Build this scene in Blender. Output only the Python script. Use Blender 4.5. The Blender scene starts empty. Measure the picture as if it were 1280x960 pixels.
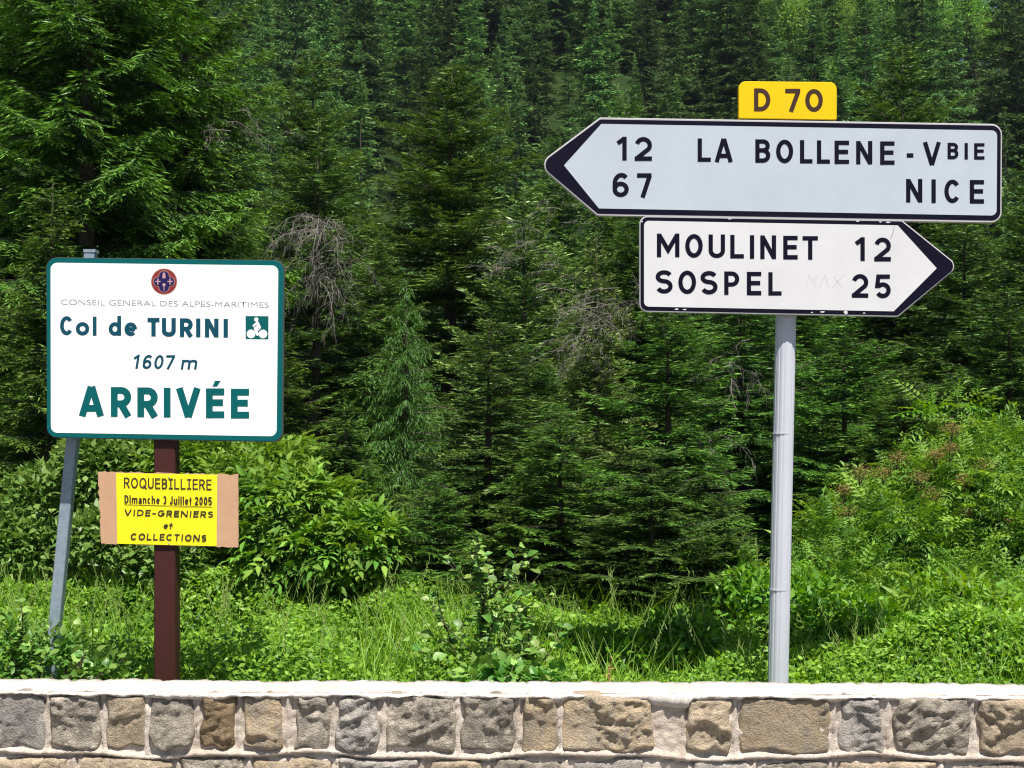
import bpy, math, random
import numpy as np
from mathutils import Matrix, Vector

S = bpy.context.scene
COL = S.collection
R = math.radians
rnd = random.Random(7)
RNG = np.random.default_rng(11)

# ---------------------------------------------------------------- camera
EYE = Vector((0, 0, 1.6))
PITCH, ROLL, F = R(2.6), R(0.25), 1758.0          # F in pixels of the 1280 wide photograph
CM = Matrix.Rotation(R(90) + PITCH, 3, 'X') @ Matrix.Rotation(ROLL, 3, 'Z')
cam = bpy.data.cameras.new('camera')
cam.sensor_width = 36.0
cam.lens = 36.0 * F / 1280.0
cam.clip_start, cam.clip_end = 0.1, 5000
co = bpy.data.objects.new('camera', cam)
COL.objects.link(co)
co.matrix_world = Matrix.Translation(EYE) @ CM.to_4x4()
S.camera = co

# ---------------------------------------------------------------- sky, sun, exposure
SUN_EL, SUN_AZ = R(65), R(17)      # azimuth: degrees to the right of straight behind the camera
w = bpy.data.worlds.new("World")
S.world = w
w.use_nodes = True
nt = w.node_tree
sky = nt.nodes.new('ShaderNodeTexSky')
sky.sky_type = 'NISHITA'
sky.sun_disc = False
sky.sun_elevation = SUN_EL
sky.sun_rotation = R(180) - SUN_AZ
sky.altitude = 1600
sky.air_density = 1.0
sky.dust_density = 3.5
bg = nt.nodes['Background']
nt.links.new(sky.outputs[0], bg.inputs[0])
bg.inputs[1].default_value = 0.055
sl = bpy.data.lights.new('sun', 'SUN')
sl.energy = 5.0
sl.angle = R(0.53)
sl.color = (1.0, 0.955, 0.88)
so = bpy.data.objects.new('sun', sl)
COL.objects.link(so)
sd = Vector((math.sin(SUN_AZ) * math.cos(SUN_EL), -math.cos(SUN_AZ) * math.cos(SUN_EL), math.sin(SUN_EL)))
so.rotation_euler = sd.to_track_quat('Z', 'Y').to_euler()
so.location = (0, -5, 20)
HAZE = 0.00008
S.view_settings.view_transform = 'Standard'
S.view_settings.look = 'None'
S.view_settings.gamma = 1
S.view_settings.exposure = 0.72
S.render.engine = 'CYCLES'
S.cycles.max_bounces = 6
S.cycles.diffuse_bounces = 2
S.cycles.transmission_bounces = 3
S.cycles.glossy_bounces = 2
S.cycles.transparent_max_bounces = 4
S.cycles.use_denoising = True
S.cycles.denoising_prefilter = 'NONE'
S.cycles.filter_width = 1.2


def P(px, py, Y):
    """the point at depth Y (metres in front of the lens) seen at pixel (px, py) of the photograph"""
    d = CM @ Vector(((px - 640) / F, -(py - 480) / F, -1.0))
    return EYE + d * (Y / d.y)


# ---------------------------------------------------------------- object helpers
def link(name, data, parent=None, label=None, cat=None, group=None, kind=None):
    o = bpy.data.objects.new(name, data)
    COL.objects.link(o)
    if parent is not None:
        o.parent = parent
    return tag(o, label, cat, group, kind)


def tag(o, label=None, cat=None, group=None, kind=None):
    for k, v in (('label', label), ('category', cat), ('group', group), ('kind', kind)):
        if v:
            o[k] = v
    return o


def empty(name, loc, label, cat, group=None, rz=0.0, sc=1.0):
    o = link(name, None, None, label, cat, group)
    o.location = loc
    o.rotation_euler = (0, 0, rz)
    o.scale = (sc, sc, sc)
    o.empty_display_size = 0.3
    return o


def np_mesh(name, V, Fq, mats, tint=None, mi=None, smooth=False):
    """V (n,3); Fq (m,4) or (m,3)"""
    V = np.asarray(V, np.float32)
    Fq = np.asarray(Fq, np.int32)
    m = bpy.data.meshes.new(name)
    k = Fq.shape[1]
    m.vertices.add(len(V))
    m.vertices.foreach_set('co', V.ravel())
    m.loops.add(Fq.size)
    m.loops.foreach_set('vertex_index', Fq.ravel())
    m.polygons.add(len(Fq))
    m.polygons.foreach_set('loop_start', np.arange(0, Fq.size, k, dtype=np.int32))
    m.polygons.foreach_set('loop_total', np.full(len(Fq), k, np.int32))
    if mi is not None:
        m.polygons.foreach_set('material_index', np.asarray(mi, np.int32))
    if smooth:
        m.polygons.foreach_set('use_smooth', np.ones(len(Fq), bool))
    for x in (mats if isinstance(mats, (list, tuple)) else [mats]):
        m.materials.append(x)
    if tint is not None:
        a = m.attributes.new('tint', 'FLOAT', 'POINT')
        a.data.foreach_set('value', np.asarray(tint, np.float32))
    m.update(calc_edges=True)
    return m


class MB:
    def __init__(s):
        s.v, s.f, s.m = [], [], []

    def add(s, vs, fs, mi=0):
        n = len(s.v)
        s.v += [tuple(v) for v in vs]
        s.f += [tuple(i + n for i in f) for f in fs]
        s.m += [mi] * len(fs)

    def box(s, a, b, mi=0):
        x0, y0, z0 = a
        x1, y1, z1 = b
        s.add([(x0, y0, z0), (x1, y0, z0), (x1, y1, z0), (x0, y1, z0), (x0, y0, z1), (x1, y0, z1), (x1, y1, z1), (x0, y1, z1)],
              [(0, 3, 2, 1), (4, 5, 6, 7), (0, 1, 5, 4), (1, 2, 6, 5), (2, 3, 7, 6), (3, 0, 4, 7)], mi)

    def tube(s, pts, rad, n=8, mi=0, cap=True):
        pts = [Vector(p) for p in pts]
        rad = rad if isinstance(rad, (list, tuple)) else [rad] * len(pts)
        base = len(s.v)
        for i, p in enumerate(pts):
            t = (pts[min(i + 1, len(pts) - 1)] - pts[max(i - 1, 0)]).normalized()
            a = t.cross(Vector((0.31, 0.2, 0.93))).normalized()
            b = t.cross(a)
            for k in range(n):
                q = 2 * math.pi * k / n
                s.v.append(tuple(p + (a * math.cos(q) + b * math.sin(q)) * rad[i]))
        for i in range(len(pts) - 1):
            for k in range(n):
                s.f.append((base + i * n + k, base + i * n + (k + 1) % n, base + (i + 1) * n + (k + 1) % n, base + (i + 1) * n + k))
                s.m.append(mi)
        if cap:
            s.f.append(tuple(base + (len(pts) - 1) * n + k for k in range(n)))
            s.f.append(tuple(base + k for k in reversed(range(n))))
            s.m += [mi, mi]

    def mesh(s, name, mats, smooth=False):
        m = bpy.data.meshes.new(name)
        m.from_pydata(s.v, [], s.f)
        for x in (mats if isinstance(mats, (list, tuple)) else [mats]):
            m.materials.append(x)
        m.polygons.foreach_set('material_index', s.m)
        if smooth:
            m.polygons.foreach_set('use_smooth', [True] * len(s.f))
        m.update()
        return m


# ---------------------------------------------------------------- materials
def rgb(c):
    return (c[0], c[1], c[2], 1.0)


def new_mat(name):
    m = bpy.data.materials.new(name)
    m.use_nodes = True
    nt = m.node_tree
    return m, nt, nt.nodes['Principled BSDF'], nt.nodes['Material Output']


def N(nt, t, **kw):
    n = nt.nodes.new(t)
    for k, v in kw.items():
        setattr(n, k, v)
    return n


def mixc(nt, fac, a, b):
    n = N(nt, 'ShaderNodeMix', data_type='RGBA')
    for i, v in ((0, fac), (6, a), (7, b)):
        if hasattr(v, 'links'):
            nt.links.new(v, n.inputs[i])
        else:
            n.inputs[i].default_value = v if i == 0 else rgb(v)
    return n.outputs[2]


def mrange(nt, v, a, b, c=0.0, d=1.0):
    n = N(nt, 'ShaderNodeMapRange')
    nt.links.new(v, n.inputs[0])
    for i, x in enumerate((a, b, c, d)):
        n.inputs[i + 1].default_value = x
    return n.outputs[0]


def noise(nt, scale, detail=4, coord='Object', rough=0.6, dist=0.0):
    tc = N(nt, 'ShaderNodeTexCoord')
    n = N(nt, 'ShaderNodeTexNoise')
    n.inputs['Scale'].default_value = scale
    n.inputs['Detail'].default_value = detail
    n.inputs['Roughness'].default_value = rough
    n.inputs['Distortion'].default_value = dist
    nt.links.new(tc.outputs[coord], n.inputs['Vector'])
    return n.outputs[0]


def bump(nt, b, h, strength, dist):
    n = N(nt, 'ShaderNodeBump')
    n.inputs['Strength'].default_value = strength
    n.inputs['Distance'].default_value = dist
    nt.links.new(h, n.inputs['Height'])
    nt.links.new(n.outputs[0], b.inputs['Normal'])


def foliage_mat(name, dark, light, trans=0.3, rough=0.5, spread=0.35, tcol=1.6, spec=0.35):
    m, nt, b, out = new_mat(name)
    at = N(nt, 'ShaderNodeAttribute', attribute_name='tint')
    oi = N(nt, 'ShaderNodeObjectInfo')
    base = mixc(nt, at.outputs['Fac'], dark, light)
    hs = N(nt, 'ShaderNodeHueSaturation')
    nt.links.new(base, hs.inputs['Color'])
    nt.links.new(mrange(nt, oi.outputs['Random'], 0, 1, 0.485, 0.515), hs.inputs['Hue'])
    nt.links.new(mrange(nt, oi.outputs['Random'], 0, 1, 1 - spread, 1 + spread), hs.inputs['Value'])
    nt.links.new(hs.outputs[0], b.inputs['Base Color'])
    b.inputs['Roughness'].default_value = rough
    b.inputs['Specular IOR Level'].default_value = spec
    if trans > 0:
        tr = N(nt, 'ShaderNodeBsdfTranslucent')
        g = N(nt, 'ShaderNodeHueSaturation')
        g.inputs['Value'].default_value = tcol
        g.inputs['Saturation'].default_value = 1.1
        g.inputs['Hue'].default_value = 0.485
        nt.links.new(hs.outputs[0], g.inputs['Color'])
        nt.links.new(g.outputs[0], tr.inputs['Color'])
        mx = N(nt, 'ShaderNodeMixShader')
        mx.inputs[0].default_value = trans
        nt.links.new(b.outputs[0], mx.inputs[1])
        nt.links.new(tr.outputs[0], mx.inputs[2])
        nt.links.new(mx.outputs[0], out.inputs['Surface'])
    return m


def plain_mat(name, c, rough=0.5, metal=0.0, spec=0.5, var=0.0, vs=8.0, c2=None, bs=0.0, bd=0.002, bscale=60):
    m, nt, b, out = new_mat(name)
    b.inputs['Roughness'].default_value = rough
    b.inputs['Metallic'].default_value = metal
    b.inputs['Specular IOR Level'].default_value = spec
    if var > 0:
        c2 = c2 or tuple(x * 0.6 for x in c)
        nz = noise(nt, vs, 6)
        nt.links.new(mixc(nt, mrange(nt, nz, 0.5 - 0.25, 0.5 + 0.25, 0, var), c, c2), b.inputs['Base Color'])
    else:
        b.inputs['Base Color'].default_value = rgb(c)
    if bs > 0:
        bump(nt, b, noise(nt, bscale, 5), bs, bd)
    return m


M_needle = foliage_mat('spruce_needles', (0.018, 0.056, 0.010), (0.18, 0.35, 0.04), 0.12, 0.5, 0.12)
M_fir = foliage_mat('fir_needles', (0.018, 0.056, 0.012), (0.19, 0.34, 0.055), 0.12, 0.5, 0.12)
M_young = foliage_mat('young_fir_needles', (0.022, 0.07, 0.014), (0.32, 0.44, 0.12), 0.12, 0.45, 0.1)
M_larch = foliage_mat('larch_needles', (0.05, 0.13, 0.02), (0.12, 0.24, 0.04), 0.3, 0.5, 0.1)
M_far = foliage_mat('distant_spruce_needles', (0.019, 0.064, 0.020), (0.24, 0.40, 0.11), 0.12, 0.6, 0.6, 1.6, 0.12)
M_broad = foliage_mat('distant_broadleaf', (0.10, 0.24, 0.04), (0.26, 0.42, 0.08), 0.3, 0.5, 0.15)
M_elder = foliage_mat('elder_leaf', (0.07, 0.19, 0.022), (0.26, 0.44, 0.06), 0.3, 0.6, 0.2, 1.6, 0.2)
M_shrub = foliage_mat('small_shrub_leaf', (0.06, 0.15, 0.02), (0.24, 0.36, 0.09), 0.25, 0.4, 0.15)
M_rowan = foliage_mat('rowan_leaf', (0.06, 0.175, 0.022), (0.30, 0.50, 0.06), 0.3, 0.55, 0.3)
M_herb = foliage_mat('herb_leaf', (0.06, 0.16, 0.015), (0.24, 0.40, 0.04), 0.3, 0.45, 0.15)
M_lime = foliage_mat('fresh_leaf', (0.10, 0.24, 0.02), (0.24, 0.40, 0.04), 0.35, 0.45, 0.15)
M_sap = foliage_mat('sapling_leaf', (0.08, 0.20, 0.03), (0.28, 0.42, 0.10), 0.3, 0.42, 0.25)
M_meadow = foliage_mat('meadow_leaf', (0.045, 0.155, 0.010), (0.29, 0.50, 0.05), 0.35, 0.5, 0.0)
M_stalk = foliage_mat('pale_stalk', (0.25, 0.33, 0.08), (0.35, 0.36, 0.16), 0.2, 0.6, 0.1)
M_flower = plain_mat('withered_flower', (0.26, 0.14, 0.045), 0.9, var=0.9, vs=60, c2=(0.20, 0.18, 0.05))
M_drybrown = plain_mat('dry_plant', (0.42, 0.24, 0.09), 0.9, var=1, vs=30, c2=(0.25, 0.13, 0.05))
M_dead = plain_mat('dead_twig', (0.25, 0.22, 0.19), 0.95, var=1, vs=5, c2=(0.11, 0.10, 0.09))
M_bark = plain_mat('bark', (0.05, 0.036, 0.026), 0.95, var=1, vs=14, c2=(0.10, 0.08, 0.065), bs=0.8, bd=0.02, bscale=20)
M_stem = plain_mat('brown_stem', (0.07, 0.045, 0.03), 0.8, var=1, vs=30, c2=(0.03, 0.02, 0.015))
M_twigpale = plain_mat('pale_twig', (0.38, 0.28, 0.20), 0.8)


# ---------------------------------------------------------------- lettering: stroke alphabet of the road signs
def arc(cx, cy, rx, ry, a0, a1, n=12):
    return [(cx + rx * math.cos(R(a0 + (a1 - a0) * i / n)), cy + ry * math.sin(R(a0 + (a1 - a0) * i / n))) for i in range(n + 1)]


def glyph(ch, W, w):
    """centre lines in a box W wide and 1 tall, pen width w"""
    h = w / 2
    L, T, Rr, B, C = h, 1 - h, W - h, h, W / 2
    oval = arc(C, .5, W / 2 - h, .5 - h, 90, 450, 28)
    if ch == 'L': return [[(L, 1), (L, B), (W, B)]]
    if ch == 'A': return [[(h * .9, 0), (C - h * .1, 1)], [(W - h * .9, 0), (C + h * .1, 1)], [(W * .2, .27), (W * .8, .27)]]
    if ch == 'V': return [[(h * .9, 1), (C, 0.02)], [(W - h * .9, 1), (C, 0.02)]]
    if ch == 'B':
        r1, r2 = (T - .53) / 2, (.53 - B) / 2
        return [[(L, 0), (L, 1)], [(L, T)] + arc(Rr - r1 - .02, T - r1, r1, r1, 90, -90, 8) + [(L, .53)],
                [(L, .53)] + arc(Rr - r2, B + r2, r2, r2, 90, -90, 8) + [(L, B)]]
    if ch in 'O0': return [oval]
    if ch == 'Q': return [oval, [(C + .05, .3), (W, -.08)]]
    if ch == 'E': return [[(L, 0), (L, 1)], [(L, T), (W, T)], [(L, .52), (W * .93, .52)], [(L, B), (W, B)]]
    if ch == 'N': return [[(L, 0), (L, 1)], [(Rr, 0), (Rr, 1)], [(L * 1.1, .94), (W - L * 1.1, .06)]]
    if ch == 'M': return [[(L, 0), (L, 1)], [(Rr, 0), (Rr, 1)], [(L * 1.2, .93), (C, .3), (W - L * 1.2, .93)]]
    if ch == 'I': return [[(C, 0), (C, 1)]]
    if ch == 'J': return [[(Rr, 1)] + arc(C, .3, W / 2 - h, .3 - h, 0, -170, 10)]
    if ch == 'i': return [[(C, 0), (C, 1)], [(0, T), (W, T)], [(0, B), (W, B)]]
    if ch == 'T': return [[(C, 0), (C, 1)], [(0, T), (W, T)]]
    if ch == 'U': return [[(L, 1)] + arc(C, .32, W / 2 - h, .32 - h, 180, 360, 14) + [(Rr, 1)]]
    if ch == 'C': return [arc(C, .5, W / 2 - h, .5 - h, 38, 322, 22)]
    if ch == 'G': return [arc(C, .5, W / 2 - h, .5 - h, 40, 330, 22) + [(Rr, .45), (C, .45)]]
    if ch == 'D': return [[(L, 0), (L, 1)], [(L, T), (W * .4, T)] + arc(W * .4, .5, W * .6 - h, .5 - h, 90, -90, 14) + [(L, B)]]
    if ch == 'P': return [[(L, 0), (L, 1)], [(L, T)] + arc(Rr - .23, T - .235, .23, .235, 90, -90, 10) + [(L, T - .47)]]
    if ch == 'R': return [[(L, 0), (L, 1)], [(L, T)] + arc(Rr - .23, T - .225, .22, .225, 90, -90, 10) + [(L, T - .45)], [(W * .5, .45), (W - h * .6, 0)]]
    if ch == 'S':
        rx = W / 2 - h
        r1, r2 = (T - .53) / 2, (.53 - B) / 2
        return [arc(C, T - r1, rx, r1, 25, 270, 14) + arc(C, B + r2, rx, r2, 90, -155, 14)[1:]]
    if ch == '-': return [[(0, .42), (W, .42)]]
    if ch == '1': return [[(Rr, 0), (Rr, 1)], [(Rr, .93), (0, .72)]]
    if ch == '2':
        rx = W / 2 - h
        return [arc(C, T - .26, rx, .26, 165, -35, 12) + [(W * .2, B + .06), (L * .8, B)], [(0, B), (W, B)]]
    if ch == '3': return [arc(C, T - .22, W / 2 - h, .22, 150, -90, 10), arc(C, B + .24, W / 2 - h, .24, 90, -150, 10)]
    if ch == '5':
        return [[(W * .93, T), (W * .2, T), (W * .13, .52)] + arc(C - .01, .335, W / 2 - h, .335 - h, 130, -150, 14)]
    if ch == '6': return [arc(C, .32, W / 2 - h, .32 - h, 0, 360, 20), arc(C + .02, .5, W / 2 - h + .02, .5 - h, 180, 60, 12)[0:] and [(L + .005, .36)] + arc(C + .03, .55, W / 2 - h + .03, .45 - h, 175, 45, 10)]
    if ch == 'R2': return [[(L, 0), (L, 1)], [(L, T)] + arc(Rr - .23, T - .225, .22, .225, 90, -90, 10) + [(L, T - .45)], [(W * .45, .47), (W - h * .9, 0)]]
    X = .70                     # x height
    if ch == 'o': return [arc(C, X / 2, W / 2 - h, X / 2 - h, 0, 360, 20)]
    if ch == 'l': return [[(C, 0), (C, 1)]]
    if ch == 'j': return [[(C, 0), (C, X)], [(C, .84), (C, 1)]]
    if ch == 'd': return [arc(C, X / 2, W / 2 - h, X / 2 - h, 0, 360, 20), [(Rr, 0), (Rr, 1.02)]]
    if ch == 'e': return [arc(C, X / 2, W / 2 - h, X / 2 - h, 0, 315, 18), [(L, X * .5), (Rr, X * .5)]]
    if ch == 'c': return [arc(C, X / 2, W / 2 - h, X / 2 - h, 45, 315, 16)]
    if ch == 'a': return [arc(C, X * .28, W / 2 - h, X * .28 - h * .6, 0, 360, 14), [(Rr, 0)] + arc(C, X - h - .14, W / 2 - h, .14, 0, 150, 8)]
    if ch == 'n': return [[(L, 0), (L, X)], [(L, X * .6)] + arc(C, X - h - .17, W / 2 - h, .17, 170, 0, 10) + [(Rr, 0)]]
    if ch == 'h': return [[(L, 0), (L, 1)], [(L, X * .6)] + arc(C, X - h - .17, W / 2 - h, .17, 170, 0, 10) + [(Rr, 0)]]
    if ch == 'm':
        q = (W - w) / 2
        return [[(L, 0), (L, X)], [(L, X * .6)] + arc(L + q / 2, X - h - .13, q / 2, .13, 170, 0, 8) + [(L + q, 0)],
                [(L + q, X * .6)] + arc(L + q * 1.5, X - h - .13, q / 2, .13, 170, 0, 8) + [(Rr, 0)]]
    if ch == 'u': return [[(L, X)] + arc(C, .2 + h * .6, W / 2 - h, .2, 180, 350, 10), [(Rr, 0), (Rr, X)]]
    if ch == 't': return [[(C, 0.02), (C, .92)], [(0, X - h), (W, X - h)]]
    if ch == '7': return [[(0, T), (W, T)], [(W - h * .8, T), (W * .38, 0)]]
    raise KeyError(ch)


def ribbon(mb, pts, wd, z, xf):
    """a flat pen stroke along pts with mitred joints; xf maps (x, y, height) to the sign"""
    n = len(pts)
    closed = math.dist(pts[0], pts[-1]) < 1e-4
    if closed:
        pts = pts[:-1]
        n -= 1
    vs = []
    for i in range(n):
        if closed:
            a, b, c = pts[i - 1], pts[i], pts[(i + 1) % n]
        else:
            a, b, c = pts[max(i - 1, 0)], pts[i], pts[min(i + 1, n - 1)]
        d1 = Vector((b[0] - a[0], b[1] - a[1]))
        d2 = Vector((c[0] - b[0], c[1] - b[1]))
        if d1.length < 1e-6: d1 = d2
        if d2.length < 1e-6: d2 = d1
        d1.normalize(); d2.normalize()
        t = (d1 + d2)
        t = t.normalized() if t.length > 1e-6 else d1
        nn = Vector((-t.y, t.x))
        m = wd / 2 / max(0.45, nn.dot(Vector((-d1.y, d1.x))))
        vs += [xf(b[0] + nn.x * m, b[1] + nn.y * m, z), xf(b[0] - nn.x * m, b[1] - nn.y * m, z)]
    k = n if closed else n - 1
    mb.add(vs, [(2 * i, 2 * i + 1, 2 * ((i + 1) % n) + 1, 2 * ((i + 1) % n)) for i in range(k)])


class Board:
    """a sign face: a plane facing the road, addressed in photograph pixels"""
    def __init__(s, ox, oy, Y, slope):
        s.Y = Y
        s.O = P(ox, oy, Y)
        s.ex = (P(ox + 100, oy + 100 * slope, Y) - s.O).normalized()
        s.ez = Vector((-s.ex.z, 0, s.ex.x))
        s.slope = slope
        s.px = (P(ox + 1, oy, Y) - s.O).length       # metres per pixel
        s.n = Vector((0, -1, 0))
        s.mw = Matrix(((s.ex.x, 0, s.ez.x, s.O.x), (0, 1, 0, s.O.y), (s.ex.z, 0, s.ez.z, s.O.z), (0, 0, 0, 1)))

    def loc(s, px, py):
        d = P(px, py, s.Y) - s.O
        return Vector((d.dot(s.ex), 0, d.dot(s.ez)))

    def p(s, px, py, h):
        q = s.loc(px, py)
        return Vector((q.x, -h, q.z))

    def root(s, name, data, parent=None, **kw):
        o = link(name, data, parent, **kw)
        o.matrix_world = s.mw if parent is None else o.matrix_world
        return o


def rounded(pts, rad, n=6):
    """pts in order; rad per corner"""
    out = []
    m = len(pts)
    for i in range(m):
        a, b, c = (Vector(pts[i - 1]), Vector(pts[i]), Vector(pts[(i + 1) % m]))
        r = rad[i] if isinstance(rad, (list, tuple)) else rad
        if r <= 0:
            out.append(tuple(b))
            continue
        u, v = (a - b).normalized(), (c - b).normalized()
        ang = u.angle(v)
        t = r / math.tan(ang / 2)
        p0, p1 = b + u * t, b + v * t
        ce = b + (u + v).normalized() * (r / math.sin(ang / 2))
        for k in range(n + 1):
            q = p0.lerp(p1, k / n) - ce
            out.append(tuple(ce + q.normalized() * r))
    return out


def plate(poly, front, back, name, mat, bevel=0.0):
    """poly: list of (x, z) in the board's metres; front / back: distance towards the road"""
    mb = MB()
    n = len(poly)
    ar = sum(poly[i][0] * poly[(i + 1) % n][1] - poly[(i + 1) % n][0] * poly[i][1] for i in range(n))
    if ar < 0:
        poly = poly[::-1]
    cx = sum(p[0] for p in poly) / n
    cz = sum(p[1] for p in poly) / n
    if bevel > 0:
        def ins(p):
            d = Vector((p[0] - cx, p[1] - cz))
            return (p[0] - bevel * (1 if d.x > 0 else -1), p[1] - bevel * (1 if d.y > 0 else -1))
        rings = [([ins(p) for p in poly], front), (poly, front - bevel), (poly, back)]
    else:
        rings = [(poly, front), (poly, back)]
    vs = []
    for pl, h in rings:
        vs += [(x, -h, z) for x, z in pl]
    fs = [tuple(range(n)), tuple((len(rings) - 1) * n + i for i in reversed(range(n)))]
    for k in range(len(rings) - 1):
        fs += [(k * n + (i + 1) % n, k * n + i, (k + 1) * n + i, (k + 1) * n + (i + 1) % n) for i in range(n)]
    mb.add(vs, fs)
    return mb.mesh(name, mat)


def stroke_line(bd, items, ytop, ybot, h, mat, wd=.183, name='lettering', slant=0.0, xref=None):
    """items: (char, left px, right px); ytop / ybot measured at xref, following the board's tilt"""
    mb = MB()
    xref = items[0][1] if xref is None else xref
    zi = 0
    H = (ybot - ytop)
    for ch, x0, x1 in items:
        yb = ybot + (x0 - xref) * bd.slope
        W = (x1 - x0) / H
        for st in glyph(ch, W, wd):
            zi = (zi + 1) % 5
            ribbon(mb, st, wd, zi * 0.00015, lambda x, y, z: bd.p(x0 + (x + slant * y) * H, yb - y * H, h + z))
    return mb.mesh(name, mat)


def spread_items(text, x0, x1, widths, gap):
    """lay out a word between x0 and x1 px"""
    tot = sum(widths.get(c, .62) for c in text) + gap * (len(text) - 1)
    k = (x1 - x0) / tot
    out, x = [], x0
    for c in text:
        w_ = widths.get(c, .62) * k
        if c != ' ':
            out.append((c, x, x + w_))
        x += w_ + gap * k
    return out


_dg = None
def font_line(bd, text, x0, x1, cap, base, h, mat, off=0.0, shear=0.0, name='lettering'):
    """text in the built-in face: x0..x1 px wide, cap height in px, base: baseline px at x0"""
    def tomesh(t):
        cu = bpy.data.curves.new('t', 'FONT')
        cu.body = t
        cu.size = 1.0
        cu.offset = off
        cu.shear = shear
        cu.resolution_u = 6
        o = bpy.data.objects.new('t', cu)
        COL.objects.link(o)
        bpy.context.view_layer.update()
        me = bpy.data.meshes.new_from_object(o.evaluated_get(bpy.context.evaluated_depsgraph_get()))
        bpy.data.objects.remove(o)
        bpy.data.curves.remove(cu)
        return me
    ref = tomesh('H')
    ch = max(v.co.y for v in ref.vertices)
    cb = min(v.co.y for v in ref.vertices)
    me = tomesh(text)
    xs = [v.co.x for v in me.vertices]
    a, b = min(xs), max(xs)
    for v in me.vertices:
        u = (v.co.x - a) / (b - a) * (x1 - x0)
        y = (v.co.y - cb) / (ch - cb) * cap
        v.co = bd.p(x0 + u, base + u * bd.slope - y, h)
    me.name = name
    me.materials.clear()
    me.materials.append(mat)
    me.update()
    bpy.data.meshes.remove(ref)
    return me


def sign_mat(name, c, rough=0.35, dirt=0.06, spec=0.25):
    m, nt, b, out = new_mat(name)
    nz = noise(nt, 3.0, 8, rough=0.7)
    n2 = noise(nt, 40, 3)
    c2 = tuple(x * (1 - dirt * 2.2) for x in c)
    f = mrange(nt, nz, 0.35, 0.7, 0, 1)
    base = mixc(nt, f, c, c2)
    base2 = mixc(nt, mrange(nt, n2, 0.62, 0.8, 0, dirt * 2), base, tuple(x * 0.7 for x in c))
    nt.links.new(base2, b.inputs['Base Color'])
    nt.links.new(mrange(nt, nz, 0.3, 0.7, rough * .8, rough * 1.3), b.inputs['Roughness'])
    b.inputs['Specular IOR Level'].default_value = spec
    return m


M_bluewhite = sign_mat('reflective_grey_white', (0.50, 0.555, 0.62), 0.4, 0.05)
M_white = sign_mat('reflective_white', (0.68, 0.67, 0.685), 0.35, 0.045)
M_white2 = sign_mat('clean_white', (0.93, 0.93, 0.92), 0.3, 0.015)
M_navy = sign_mat('black_print', (0.006, 0.005, 0.016), 0.4, 0.05, 0.12)
M_yellow = sign_mat('yellow_plate', (0.86, 0.55, 0.002), 0.4, 0.04)
M_brownprint = sign_mat('brown_print', (0.05, 0.022, 0.012), 0.5, 0.05)
M_green = sign_mat('green_print', (0.0, 0.105, 0.11), 0.35, 0.03)
M_teal = sign_mat('blue_green_print', (0.003, 0.065, 0.105), 0.4, 0.03)
M_greyprint = plain_mat('thin_grey_print', (0.30, 0.29, 0.29), 0.5)
M_alu = plain_mat('aluminium_edge', (0.62, 0.62, 0.66), 0.4, 0.6, var=0.5, vs=20, c2=(0.45, 0.45, 0.48))
M_rim = plain_mat('painted_rim', (0.50, 0.48, 0.50), 0.4, var=0.4, vs=10, c2=(0.5, 0.47, 0.47))
M_darkback = plain_mat('dark_rim', (0.05, 0.045, 0.045), 0.6)
M_red = sign_mat('emblem_red', (0.27, 0.03, 0.035), 0.4, 0.1)
M_gold = sign_mat('emblem_gold', (0.40, 0.19, 0.14), 0.4, 0.1)
M_blue = sign_mat('emblem_blue', (0.02, 0.012, 0.09), 0.4, 0.1)
M_pink = sign_mat('emblem_pink', (0.55, 0.33, 0.38), 0.4, 0.1)
M_pole = plain_mat('ribbed_pole_metal', (0.60, 0.61, 0.68), 0.45, 0.1, var=0.5, vs=6, c2=(0.50, 0.51, 0.58))
M_galv = plain_mat('galvanised_steel', (0.22, 0.29, 0.36), 0.5, 0.35, var=1.0, vs=45, c2=(0.36, 0.42, 0.48), bs=0.1, bscale=90)
M_brown = plain_mat('brown_paint', (0.055, 0.014, 0.012), 0.55, 0.0, spec=.25, var=0.6, vs=12, c2=(0.05, 0.017, 0.015))
M_card = plain_mat('cardboard', (0.56, 0.34, 0.20), 0.9, var=0.8, vs=9, c2=(0.46, 0.27, 0.16), bs=0.3, bd=0.003, bscale=30)
M_paper = plain_mat('yellow_paper', (0.93, 0.80, 0.005), 0.5, var=0.4, vs=6, c2=(0.86, 0.72, 0.02), bs=0.6, bd=0.006, bscale=11)
M_paperink = plain_mat('dark_ink', (0.035, 0.025, 0.012), 0.5)


# ================================================================ GROUND, HILL, ROAD
def ss(a, b, x):
    t = np.clip((x - a) / (b - a), 0, 1)
    return t * t * (3 - 2 * t)


def ground_z(x, y):
    x = np.asarray(x, float)
    y = np.asarray(y, float)
    z = 0.10 + 0.16 * ss(6.7, 12, y) + 0.03 * np.sin(x * 1.7 + y) * ss(6.8, 7.6, y)
    z = z + 0.2 * ss(12, 30, y)
    slope = 0.60
    z = z - 13 * ss(26, 78, y)
    d = np.maximum(y - 78, 0)
    hill = slope * d * ss(0, 25, d)
    crest = 190 - 88 * ss(30, 75, x)
    over = np.maximum(d - crest, 0)
    hill = hill - over * slope * 1.3
    hill = hill * (1 - 0.06 * ss(30, 130, x))
    und = 3.0 * np.sin(x * 0.045 + 1) * np.cos(y * 0.03) + 1.6 * np.sin(x * 0.11 + y * 0.07)
    z = z + np.maximum(hill + und * ss(80, 120, y), 0) * (y > 78)
    z = np.where(y < 6.0, 0.0, z)
    return z


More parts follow.
